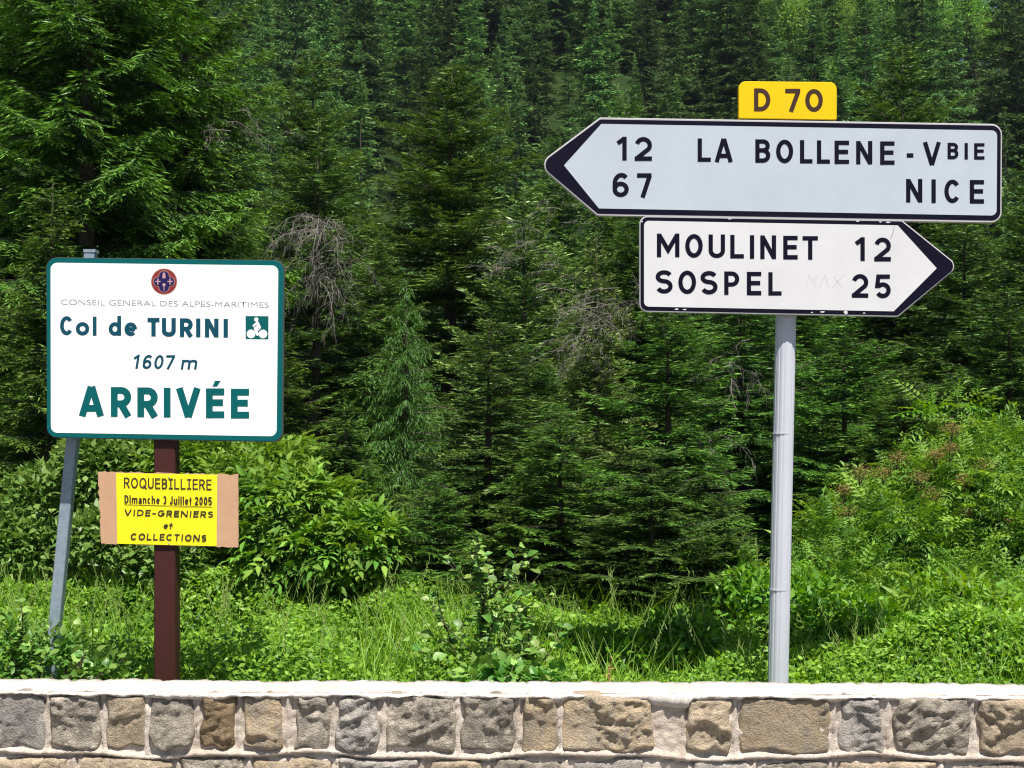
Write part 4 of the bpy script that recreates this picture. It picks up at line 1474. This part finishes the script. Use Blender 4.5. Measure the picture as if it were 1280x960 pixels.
for (px_, py_, Yd, sc), lab in zip(bl_spots, bl_lab):
    p = hit_hill(px_, py_)
    g = float(ground_z(p.x, p.y))
    o = link('broadleaf_tree', BL[int(px_) % 3], None, lab, 'tree', 'broadleaf trees on the hillside')
    o.location = (p.x, p.y, g)
    o.scale = (sc * 1.5, sc * 1.5, sc * 2.0)
    o.rotation_euler = (0, 0, px_ % 6)
    bl_xy.append((p.x, p.y))
cand = [c for c in cand if all((c[1] - bx_) ** 2 + (c[0] - by_) ** 2 > 9 and not (abs(c[1] / c[0] - bx_ / by_) < .008 and 0 < by_ - c[0] < 9) for bx_, by_ in bl_xy)]
NEAR = 290
zone = lambda tx: 'left' if tx < 430 else ('middle' if tx < 860 else 'right')
zl = {'left': 'on the slope above the big left spruce and the white sign', 'middle': 'on the slope above the pointed middle fir', 'right': 'on the slope above and beside the arrow boards'}
rows = ['spruce low ', 'spruce halfway up ', 'spruce high ']
for k_, (y_, x_, z_, h_, tx, tp) in enumerate(cand[:NEAR]):
    zn, rw = zone(tx), min(2, k_ * 3 // NEAR)
    o = link('hillside_spruce', far_keys[rnd.randrange(7)], None, rows[rw] + zl[zn], 'tree', ('lower ', 'middle ', 'upper ')[rw] + 'hillside spruces, ' + zn)
    o.location = (x_, y_, z_)
    s_ = h_ / 18.0
    o.scale = (s_ * rnd.uniform(.8, 1.2),) * 2 + (s_,)
    o.rotation_euler = (rnd.uniform(-.03, .03), rnd.uniform(-.03, .03), rnd.uniform(0, 6.28))
rest = cand[NEAR:]
print('hill trees', len(cand), 'first rows to', cand[NEAR - 1][0])
m = bpy.data.meshes.new('far_forest')
m.from_pydata([(c[1], c[0], c[2]) for c in rest], [], [])
a = m.attributes.new('sc', 'FLOAT_VECTOR', 'POINT')
a.data.foreach_set('vector', np.array([(c[3] / 18 * w1, c[3] / 18 * w1, c[3] / 18) for c in rest for w1 in [rnd.uniform(.9, 1.25)]], np.float32).ravel())
a = m.attributes.new('rot', 'FLOAT', 'POINT')
a.data.foreach_set('value', rng.uniform(0, 6.28, len(rest)).astype(np.float32))
a = m.attributes.new('pick', 'INT', 'POINT')
a.data.foreach_set('value', rng.integers(0, 7, len(rest)).astype(np.int32))
fo = link('far_forest', m, None, 'distant spruce forest covering the upper slope up to the ridge', None, None, 'stuff')
ng = bpy.data.node_groups.new('far_forest', 'GeometryNodeTree')
ng.interface.new_socket('Geometry', in_out='INPUT', socket_type='NodeSocketGeometry')
ng.interface.new_socket('Geometry', in_out='OUTPUT', socket_type='NodeSocketGeometry')
gi, go = ng.nodes.new('NodeGroupInput'), ng.nodes.new('NodeGroupOutput')
jn = ng.nodes.new('GeometryNodeGeometryToInstance')
firsts = {}
for o in bpy.data.objects:
    if o.name.startswith('hillside_spruce') and o.data.name not in firsts:
        firsts[o.data.name] = o
for o in reversed(list(firsts.values())):
    n = ng.nodes.new('GeometryNodeObjectInfo')
    n.transform_space = 'ORIGINAL'
    n.inputs['Object'].default_value = o
    ng.links.new(n.outputs['Geometry'], jn.inputs[0])
ip = ng.nodes.new('GeometryNodeInstanceOnPoints')
ip.inputs['Pick Instance'].default_value = True


def named(nm, ty):
    n = ng.nodes.new('GeometryNodeInputNamedAttribute')
    n.data_type = ty
    n.inputs['Name'].default_value = nm
    return n.outputs['Attribute']


cxyz = ng.nodes.new('ShaderNodeCombineXYZ')
ng.links.new(named('rot', 'FLOAT'), cxyz.inputs[2])
ng.links.new(gi.outputs[0], ip.inputs['Points'])
ng.links.new(jn.outputs[0], ip.inputs['Instance'])
ng.links.new(named('pick', 'INT'), ip.inputs['Instance Index'])
ng.links.new(cxyz.outputs[0], ip.inputs['Rotation'])
ng.links.new(named('sc', 'FLOAT_VECTOR'), ip.inputs['Scale'])
ng.links.new(ip.outputs[0], go.inputs[0])
fo.modifiers.new('forest', 'NODES').node_group = ng


# ================================================================ LEAFY BUSHES
def leaf_tmpl(w=.45, fold=.10, curl=-.12):
    V = np.array([(0, 0, 0), (-w / 2, .42, fold), (0, 1, curl), (w / 2, .42, fold), (0, .45, 0.0)])
    Fq = np.array([(0, 4, 2, 1), (0, 3, 2, 4)])
    return V, Fq


def leaf_fine(w=.5, fold=.08, curl=-.15):
    V = np.array([(0, 0, 0), (-w * .36, .18, fold * .7), (-w / 2, .42, fold), (-w * .3, .72, fold * .4 + curl * .3), (0, 1, curl),
                  (w * .3, .72, fold * .4 + curl * .3), (w / 2, .42, fold), (w * .36, .18, fold * .7), (0, .2, 0), (0, .45, 0), (0, .72, curl * .35)])
    Fq = np.array([(0, 8, 1, 1), (8, 9, 2, 1), (9, 10, 3, 2), (10, 4, 3, 3), (0, 7, 8, 8), (8, 7, 6, 9), (9, 6, 5, 10), (10, 5, 4, 4)])
    # keep every face a true quad: fan the end triangles with a repeated midpoint vertex
    V = np.concatenate([V, (V[[0]] + V[[1]]) / 2, (V[[4]] + V[[3]]) / 2, (V[[0]] + V[[7]]) / 2, (V[[4]] + V[[5]]) / 2])
    Fq = np.array([(0, 8, 1, 11), (8, 9, 2, 1), (9, 10, 3, 2), (10, 4, 12, 3), (0, 13, 7, 8), (8, 7, 6, 9), (9, 6, 5, 10), (10, 5, 14, 4)])
    return V, Fq


def compound(pairs, llen, w, lw_ang=60, droop=.25, step=.22, seed=0, fine=False):
    """a leaf of paired leaflets and one at the end, unit length about 1"""
    r = np.random.default_rng(seed)
    tv, tf = leaf_fine(w) if fine else leaf_tmpl(w)
    Vs, Fs, n = [], [], 0
    def add(p, ang, tilt, s):
        nonlocal n
        c, s_ = math.cos(ang), math.sin(ang)
        v = tv * s
        v = v @ np.array([[1, 0, 0], [0, math.cos(tilt), math.sin(tilt)], [0, -math.sin(tilt), math.cos(tilt)]])
        v = v @ np.array([[c, s_, 0], [-s_, c, 0], [0, 0, 1]])
        Vs.append(v + p); Fs.append(tf + n); n += len(tv)
    for k in range(pairs):
        y = .25 + k * step
        z = -droop * y * y
        for sg in (-1, 1):
            add(np.array([0, y, z]), -sg * R(lw_ang + r.uniform(-8, 8)), -.2 + r.uniform(-.25, .15), llen * r.uniform(.85, 1.1) * (1 - .06 * k))
    ye = .25 + pairs * step - step * .4
    add(np.array([0, ye, -droop * ye * ye]), 0.0, -.5, llen * 1.05)
    # rachis
    k = len(Vs)
    rv = np.array([(-.008, 0, 0), (.008, 0, 0), (.006, ye, -droop * ye * ye), (-.006, ye, -droop * ye * ye)])
    Vs.append(rv); Fs.append(np.array([(0, 1, 2, 3)]) + n)
    return np.concatenate(Vs), np.concatenate(Fs)


def frame(d, up):
    """rows of matrices with y along d and z near up"""
    x = nrm(np.cross(d, up))
    z = np.cross(x, d)
    return np.stack([x, d, z], 1)      # rows: local axes in world; v_world = v_local @ M


def bake(tmpls, pos, M, sc, tint, pick, rng):
    VV, FF, TT, n0 = [], [], [], 0
    for k, (tv, tf) in enumerate(tmpls):
        s = np.where(pick == k)[0]
        if not len(s):
            continue
        V = np.einsum('vi,nij->nvj', tv, M[s]) * sc[s][:, None, None] + pos[s][:, None]
        Fq = tf[None] + (np.arange(len(s)) * len(tv))[:, None, None] + n0
        VV.append(V.reshape(-1, 3)); FF.append(Fq.reshape(-1, 4)); TT.append(np.repeat(tint[s], len(tv)))
        n0 += V.shape[0] * V.shape[1]
    return np.concatenate(VV), np.concatenate(FF), np.concatenate(TT)


def bush(name, blobs, n, tmpls, size, mat, label, cat, seed, n_obj=0, up=.7, depth=.45, leafname='leaf', group=None, extra_mats=None, tintp=1.0, stems=14):
    """blobs: (centre, (rx, ry, rz)); leaves fill the outer shell, the front ones as separate parts"""
    rng = np.random.default_rng(seed)
    cs = np.array([list(b[0]) for b in blobs], float)
    rs = np.array([b[1] for b in blobs], float)
    vol = rs[:, 0] * rs[:, 2]
    k = rng.choice(len(blobs), n, p=vol / vol.sum())
    d = nrm(rng.normal(size=(n, 3)))
    d[:, 2] = np.where(d[:, 2] < -.5, -d[:, 2], d[:, 2])
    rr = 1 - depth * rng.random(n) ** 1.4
    pos = cs[k] + d * rs[k] * rr[:, None]
    gz_ = ground_z(pos[:, 0], pos[:, 1])
    pos[:, 2] = np.maximum(pos[:, 2], gz_ + .05)
    dd = nrm(d * .8 + rng.normal(0, .55, (n, 3)) + np.array([0, -.15, .05]))
    upv = nrm(np.array([0, 0, up]) + d * .45 + rng.normal(0, .28, (n, 3)))
    M = frame(dd, upv)
    sc = size * rng.uniform(.65, 1.25, n)
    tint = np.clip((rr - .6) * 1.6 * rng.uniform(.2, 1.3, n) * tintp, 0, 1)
    pick = rng.integers(0, len(tmpls), n)
    x0, y0 = cs[:, 0].mean(), cs[:, 1].mean()
    g0 = float(ground_z(x0, y0))
    org = np.array([x0, y0, g0])
    root = empty(name, tuple(org), label, cat, group)
    front = (pos[:, 1] - y0) * 1.0 - d[:, 2] * .25 - rr * 1.2
    order = np.argsort(front)
    objs, restm = order[:n_obj], order[n_obj:]
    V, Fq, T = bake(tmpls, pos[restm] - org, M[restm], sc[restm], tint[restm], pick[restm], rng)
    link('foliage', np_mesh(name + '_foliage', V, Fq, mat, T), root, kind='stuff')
    if n_obj:
        tms = []
        for tn, (tv, tf) in enumerate(tmpls):
            for lv in (0.1, .45, .85):
                tms.append(np_mesh('leaf', tv, tf, mat, np.full(len(tv), lv)))
        for j in objs:
            lv = 0 if tint[j] < .25 else (1 if tint[j] < .6 else 2)
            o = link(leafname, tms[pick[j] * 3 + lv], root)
            A = np.eye(4)
            A[:3, :3] = (M[j] * sc[j]).T
            A[:3, 3] = pos[j] - org
            o.matrix_local = Matrix(A.tolist())
    mb = MB()
    for j in range(stems):
        b = cs[rng.integers(len(cs))] - org
        p0 = np.array([rng.normal(0, .15) + b[0] * .4, rng.normal(0, .1) + b[1] * .4, -.1])
        q = b + rng.normal(0, .3, 3) * rs[0] * .8
        mid = (p0 + q) / 2 + rng.normal(0, .08, 3)
        mb.tube([tuple(p0), tuple(mid), tuple(q)], [.014, .010, .004], 5)
    link('stems', mb.mesh(name + '_stems', M_stem), root)
    return root, org


def blob(px, py, Y, rx, ry, dp=1.0):
    c = P(px, py, Y)
    return (c, (rx / F * Y, dp, ry / F * Y))


elder_t = [compound(2, .50, .40, 58, .55, .27, s, True) for s in range(3)]
rowan_t = [compound(5, .30, .34, 68, .30, .145, s) for s in range(3)]
simple_t = [leaf_tmpl(.55, .08, -.1), leaf_tmpl(.45, .12, -.2), leaf_tmpl(.62, .05, -.05)]

bush('elder_bush', [blob(370, 655, 10.0, 75, 62, .5), blob(300, 630, 10.3, 60, 55, .5), blob(455, 690, 9.8, 50, 52, .4), blob(255, 600, 10.7, 70, 50, .5), blob(350, 600, 10.8, 60, 45, .5), blob(395, 700, 9.7, 90, 40, .35)],
     3400, elder_t, .165, M_elder, 'bright leafy elder bush spreading right from behind the cardboard notice', 'bush', 5, n_obj=280)
bush('honeysuckle_bush', [blob(60, 640, 10.5, 60, 60, .5), blob(120, 600, 10.6, 55, 60, .5), blob(20, 690, 10.2, 70, 45, .5), blob(150, 680, 10.1, 70, 50, .5), blob(165, 590, 10.9, 60, 50, .5), blob(210, 705, 9.9, 60, 35, .4)],
     9000, simple_t, .075, M_shrub, 'small leaved grey green bush behind the leaning steel post', 'bush', 6, n_obj=0, tintp=1.2)
rb, rorg = bush('rowan_bush', [blob(1110, 700, 10.3, 85, 80, .7), blob(1200, 660, 10.6, 80, 95, .7), blob(1060, 740, 9.9, 65, 55, .5), blob(1270, 640, 10.9, 70, 100, .7), blob(1160, 620, 11, 60, 50, .6), blob(1330, 680, 10.6, 80, 100, .7), blob(1080, 660, 10.8, 50, 50, .5), blob(1240, 580, 11.2, 70, 50, .5), blob(1030, 760, 9.4, 60, 70, .4), blob(1025, 700, 9.9, 40, 55, .4), blob(1280, 720, 10.2, 80, 90, .5), blob(1130, 790, 9.0, 90, 50, .4), blob(1215, 760, 9.6, 90, 50, .5)],
                5200, rowan_t, .20, M_rowan, 'green rowan bush with rusty withered flower heads at the right edge', 'bush', 9, n_obj=290)
# withered flower heads
rng = np.random.default_rng(4)
for (px_, py_) in [(1122, 572), (1170, 568), (1190, 535), (1188, 560), (1232, 582), (1075, 590), (1165, 617), (1105, 590), (1055, 612), (1060, 640), (1207, 640), (1250, 645), (1268, 655), (1205, 600), (1150, 660), (1150, 595)]:
    Yf = 10.2 + (660 - py_) * -.001 + rng.uniform(-.1, .1)
    c = np.array(P(px_, py_, Yf)) - rorg
    n = 420
    pos = c + rng.normal(0, 1, (n, 3)) * np.array([.036, .03, .024]) * rng.uniform(.7, 1.2)
    V, Fq = blades(pos, nrm(rng.normal(size=(n, 3))), rng.uniform(.008, .018, n), rng.uniform(.004, .008, n), rng)
    link('flower_head', np_mesh('flower_head', V, Fq, M_flower), rb)
    mbf = MB()
    for k in range(7):
        mbf.tube([tuple(c + np.array([0, .02, -.10])), tuple(c + np.array([rng.normal(0, .03), 0, rng.normal(0, .02)]))], [.003, .0015], 3)
    link('flower_stalk', mbf.mesh('flower_stalk', M_stem), rb)

bush('rowan_shoot', [blob(1190, 520, 11.2, 48, 26, .25), blob(1170, 545, 11.2, 25, 22, .2)], 46, rowan_t, .23, M_lime, 'yellow green rowan shoot standing above the rowan bush', 'shrub', 12, n_obj=46 - 4, stems=4)
bush('bright_herb', [blob(1190, 760, 8.6, 65, 42, .35), blob(1240, 785, 8.4, 55, 40, .3)], 420, [leaf_tmpl(.26, .06, -.2), leaf_tmpl(.2, .05, -.3)], .13, M_lime, 'fresh yellow green herb with narrow leaves in front of the rowan bush', 'plant', 13, n_obj=120, stems=16)

# leafy undergrowth between meadow and trees, right of centre
bush('bramble_thicket', [blob(690, 812, 8.3, 60, 24, .3), blob(770, 815, 8.2, 60, 26, .3), blob(850, 800, 8.3, 60, 34, .35), blob(930, 770, 8.9, 55, 60, .5), blob(1010, 780, 8.7, 60, 62, .5), blob(900, 720, 9.6, 50, 45, .4), blob(1080, 800, 8.5, 60, 55, .4), blob(590, 800, 8.6, 60, 22, .3), blob(1190, 810, 8.2, 80, 40, .4), blob(1380, 790, 8.6, 100, 60, .5), blob(1500, 770, 9.2, 90, 70, .5)],
     13500, simple_t, .062, M_herb, 'low leafy thicket left and right of the pole foot', 'bush', 15, n_obj=0, depth=.7, stems=30)


# ---------------------------------------------------------------- saplings and single plants with leaves of their own
def stem_plant(name, px, py0, py1, Y, nleaf, size, mat, label, cat, seed, spread=.14, branches=6, tmpls=None, stem_m=None, lean=0, rad=.007, shape_k=1.0):
    rng = np.random.default_rng(seed)
    b, t = P(px, py0, Y), P(px + lean, py1, Y)
    g = float(ground_z(b.x, Y))
    org = np.array([b.x, Y, g])
    H = t.z - g
    root = empty(name, tuple(org), label, cat)
    mb = MB()
    axis = lambda u: np.array([(t.x - b.x) * u + .015 * math.sin(u * 9 + seed), .01 * math.sin(u * 7), H * u])
    mb.tube([tuple(axis(u)) for u in np.linspace(0, 1, 9)], [rad * (1 - .75 * u) + .001 for u in np.linspace(0, 1, 9)], 6)
    tips = [(axis(u), np.array([0, 0, 1.0])) for u in np.linspace(.15, 1, max(3, nleaf // 3))]
    for k in range(branches):
        u = rng.uniform(.12, .75)
        az = rng.uniform(0, 6.28)
        ln = spread * rng.uniform(.6, 1.3) * (1.2 - u)
        p0 = axis(u)
        d = np.array([math.cos(az), math.sin(az) * .6, rng.uniform(.5, 1.1)]); d /= np.linalg.norm(d)
        ps = [p0 + d * ln * s + np.array([0, 0, .06 * s * s]) for s in (0, .5, 1)]
        mb.tube([tuple(q) for q in ps], [rad * .55, rad * .4, rad * .2], 5)
        for s in np.linspace(.25, 1, 6):
            tips.append((p0 + d * ln * s + np.array([0, 0, .06 * s * s]), d))
    link('stem', mb.mesh('stem', stem_m or M_stem, True), root)
    tmpls = tmpls or [leaf_fine(.78, .07, -.12), leaf_fine(.66, .12, -.2)]
    ms_ = [np_mesh('leaf', tv, tf, mat, np.full(len(tv), lv)) for tv, tf in tmpls for lv in (.1, .5, .95)]
    for k in range(nleaf):
        p, d = tips[k % len(tips)] if k < len(tips) else tips[rng.integers(len(tips))]
        az = rng.uniform(0, 6.28)
        dd = nrm(np.array([math.cos(az), math.sin(az), rng.uniform(-.1, .7)]))
        M = frame(dd[None], nrm(np.array([[rng.normal(0, .4), rng.normal(0, .4) - .8, 1.0]])))[0]
        s = size * rng.uniform(.55, 1.2) * (1.15 - .5 * p[2] / H)
        A = np.eye(4); A[:3, :3] = (M * s).T; A[:3, 3] = p
        o = link('leaf', ms_[rng.integers(len(ms_))], root)
        o.matrix_local = Matrix(A.tolist())
    return root


stem_plant('sapling', 610, 862, 668, 7.55, 330, .078, M_sap, 'tall leafy sapling with a dark stem in the meadow at the centre of the wall', 'sapling', 1, spread=.5, branches=22, lean=-12)
stem_plant('sapling', 655, 862, 760, 7.6, 130, .080, M_sap, 'shorter leafy shoot right beside the tall sapling', 'sapling', 2, spread=.35, branches=8, lean=6)
stem_plant('sapling', 578, 862, 735, 7.7, 90, .075, M_sap, 'thin arching shoot left of the tall sapling', 'sapling', 3, spread=.30, branches=7, lean=-30)
stem_plant('dock_plant', 640, 864, 832, 7.0, 16, .12, M_sap, 'low clump of broad dock leaves at the wall under the saplings', 'plant', 4, spread=.16, branches=3)
stem_plant('dock_plant', 100, 862, 815, 7.0, 60, .09, M_sap, 'broad leaved weeds at the wall left of the brown post', 'plant', 5, spread=.3, branches=6)
stem_plant('bindweed', 25, 862, 765, 7.1, 170, .075, M_sap, 'pale leafy weeds at the left edge above the wall', 'plant', 6, spread=.35, branches=10)
stem_plant('bindweed', 70, 862, 745, 7.45, 90, .06, M_sap, 'thin climbing weed twined round the foot of the leaning steel post', 'plant', 7, spread=.18, branches=8, lean=-2)
stem_plant('tall_weed', 878, 862, 738, 8.3, 34, .075, M_lime, 'single upright pale stalked weed left of the pole', 'plant', 8, spread=.12, branches=5, tmpls=[leaf_tmpl(.3, .06, -.1)], stem_m=M_stalk)
stem_plant('tall_weed', 1100, 862, 760, 8.2, 40, .08, M_lime, 'upright narrow leaved weed in front of the rowan bush right of the pole', 'plant', 9, spread=.15, branches=6, tmpls=[leaf_tmpl(.3, .06, -.1)], stem_m=M_stalk)
stem_plant('dry_weed', 764, 864, 822, 7.15, 22, .05, M_drybrown, 'small withered orange brown weed just above the wall', 'plant', 10, spread=.07, branches=6, tmpls=[leaf_tmpl(.25, .1, -.5)], stem_m=M_drybrown, rad=.004)

bush('weed_patch', [blob(20, 830, 7.1, 60, 60, .22), blob(75, 840, 7.15, 50, 60, .22), blob(125, 850, 7.0, 40, 34, .2)],
     620, [leaf_fine(.66, .07, -.12), leaf_fine(.5, .1, -.2)], .05, M_sap, 'patch of broad leaved weeds hiding the foot of the leaning steel post', 'plant', 31, n_obj=150, depth=.8, stems=14)
bush('weed_patch', [blob(625, 850, 7.05, 50, 26, .2), blob(680, 855, 7.05, 34, 20, .2)],
     300, [leaf_fine(.7, .07, -.12)], .06, M_sap, 'low leafy weeds round the foot of the tall sapling', 'plant', 32, n_obj=80, depth=.8, stems=8)

# ---------------------------------------------------------------- meadow
rng = np.random.default_rng(99)


def in_fan(n, y0, y1, p=1.0):
    y = y0 + (y1 - y0) * rng.random(n) ** p
    x = (rng.random(n) * 2 - 1) * (y * .42 + 1.5)
    # in the middle the trees stand forward and the meadow ends sooner
    lim = 12.6 - 3.3 * ss(-.12, -.04, x / y)
    y2 = np.where(y > lim, y0 + (y - y0) * .48, y)
    return x * y2 / y, y2


# leafy herbs (clover and vetch like leaflets) and blades
n1 = 275000
x, y = in_fan(n1, 6.75, 13.2, 1.25)
hmap = .33 + .34 * fbm(x * 1.5, y * 1.5, 5, 3) + .10 * fbm(x * 5, y * 5, 6, 2) + .12 * ss(8.2, 10.8, y)
hmap = hmap * (.6 + .4 * ss(7.1, 7.7, y))
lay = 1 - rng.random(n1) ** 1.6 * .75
pos = np.stack([x, y, ground_z(x, y) + np.maximum(hmap * lay, .02)], -1)
dd = nrm(np.stack([rng.normal(0, 1, n1), rng.normal(0, 1, n1) - .2, rng.normal(.25, .5, n1)], -1))
V1, F1 = blades(pos, dd, rng.uniform(.022, .050, n1), rng.uniform(.012, .026, n1), rng, kite=.5, roll=rng.normal(0, .55, (n1, 3)) + np.array([0, -.6, 1.0]))
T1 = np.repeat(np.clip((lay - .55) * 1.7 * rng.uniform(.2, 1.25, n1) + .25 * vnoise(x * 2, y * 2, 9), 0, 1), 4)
n2 = 28000
x, y = in_fan(n2, 6.72, 12.6, 1.15)
hmap = .40 + .24 * fbm(x * .9, y * .9, 15, 3) + .14 * ss(8.2, 11, y)
hh = np.maximum(hmap * rng.uniform(.55, 1.25, n2) * (.6 + .4 * ss(7.1, 7.7, y)), .08)
g_ = ground_z(x, y)
b0 = np.stack([x, y, g_], -1)
bend = rng.normal(0, .28, (n2, 2))
wv = rng.uniform(.004, .008, n2)
side_ = nrm(np.stack([rng.normal(0, 1, n2), rng.normal(0, .5, n2), np.zeros(n2)], -1)) * wv[:, None] * .5
mid = b0 + np.stack([bend[:, 0] * hh * .35, bend[:, 1] * hh * .35, hh * .6], -1)
tp = b0 + np.stack([bend[:, 0] * hh * 1.1, bend[:, 1] * hh * 1.1, hh], -1)
V2 = np.stack([b0 - side_, b0 + side_, mid + side_, mid - side_, tp, tp], 1)
V2 = V2[:, :5].reshape(-1, 3)
i5 = np.arange(n2)[:, None] * 5
F2 = np.concatenate([i5 + np.array([[0, 1, 2, 3]])])
F2b = i5 + np.array([[3, 2, 4, 4]])
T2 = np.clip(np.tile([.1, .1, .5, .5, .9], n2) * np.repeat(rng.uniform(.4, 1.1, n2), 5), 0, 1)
# tips as narrow quads (kites) so every face has four corners
tipq = np.stack([mid - side_, mid + side_, tp + side_ * .15, tp - side_ * .15], 1).reshape(-1, 3)
V = np.concatenate([V1, V2, tipq])
o1 = len(V1); o2 = o1 + len(V2)
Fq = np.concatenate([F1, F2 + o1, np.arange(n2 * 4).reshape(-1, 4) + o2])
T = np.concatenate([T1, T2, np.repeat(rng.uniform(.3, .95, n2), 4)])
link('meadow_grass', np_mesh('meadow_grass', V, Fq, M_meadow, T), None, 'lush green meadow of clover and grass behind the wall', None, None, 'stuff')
# pale seed stalks rising out of the meadow
mb = MB()
r3 = random.Random(9)
spots = [(404, 700, 560 + 200), ]
for k in range(420):
    yy = r3.uniform(7.5, 11.5)
    xx = r3.uniform(-.42, .42) * yy
    g = float(ground_z(xx, yy)); h = r3.uniform(.42, .72)
    lx, ly = r3.uniform(-.22, .22), r3.uniform(-.1, .1)
    mb.tube([(xx, yy, g), (xx + lx * .4, yy + ly * .4, g + h * .6), (xx + lx, yy + ly, g + h)], [.0028, .0022, .0012], 4)
    for j in range(9):
        t = .68 + j * .04
        c = Vector((xx + lx * t, yy + ly * t, g + h * t))
        mb.tube([c, c + Vector((r3.uniform(-.022, .022), r3.uniform(-.01, .01), .035))], [.003, .001], 3)
link('seed_grass', mb.mesh('seed_grass', M_stalk), None, 'pale seed stalks of tall grass scattered over the meadow', None, None, 'stuff')
# long dark rushy blades under the bush edge
n3 = 2200
y = rng.uniform(10.3, 11.6, n3); x = rng.uniform(-.26, -.04, n3) * y
g_ = ground_z(x, y); hh = rng.uniform(.35, .75, n3)
b0 = np.stack([x, y, g_], -1)
d3 = nrm(np.stack([rng.normal(0, .16, n3), rng.normal(0, .16, n3), np.ones(n3)], -1))
V, Fq = blades(b0, d3, hh, rng.uniform(.008, .016, n3), rng, kite=.3, roll=np.stack([rng.normal(0, .5, n3), np.ones(n3), rng.normal(0, .2, n3)], -1))
link('tall_grass', np_mesh('tall_grass', V, Fq, M_shrub, np.repeat(rng.uniform(0, .7, n3), 4)), None, 'long narrow grass blades along the foot of the bushes', None, None, 'stuff')

# ---------------------------------------------------------------- mountain air
hz = bpy.data.materials.new('mountain_air')
hz.use_nodes = True
hn = hz.node_tree
hn.nodes.remove(hn.nodes['Principled BSDF'])
pv = hn.nodes.new('ShaderNodeVolumePrincipled')
pv.inputs['Color'].default_value = (0.70, 0.84, 1.0, 1)
pv.inputs['Density'].default_value = HAZE
hn.links.new(pv.outputs[0], hn.nodes['Material Output'].inputs['Volume'])
mb = MB(); mb.box((-710, -70, -18), (710, 910, 150))
link('haze', mb.mesh('haze', hz), None, 'thin blue mountain air over the valley', None, None, 'stuff')

print('TRIS', sum(len(m.polygons) * 2 for m in bpy.data.meshes), 'near', sum(len(v[0].polygons) * 2 for v in TREE_CACHE.values()), 'far', sum(len(m.polygons) * 2 for m in far_keys))
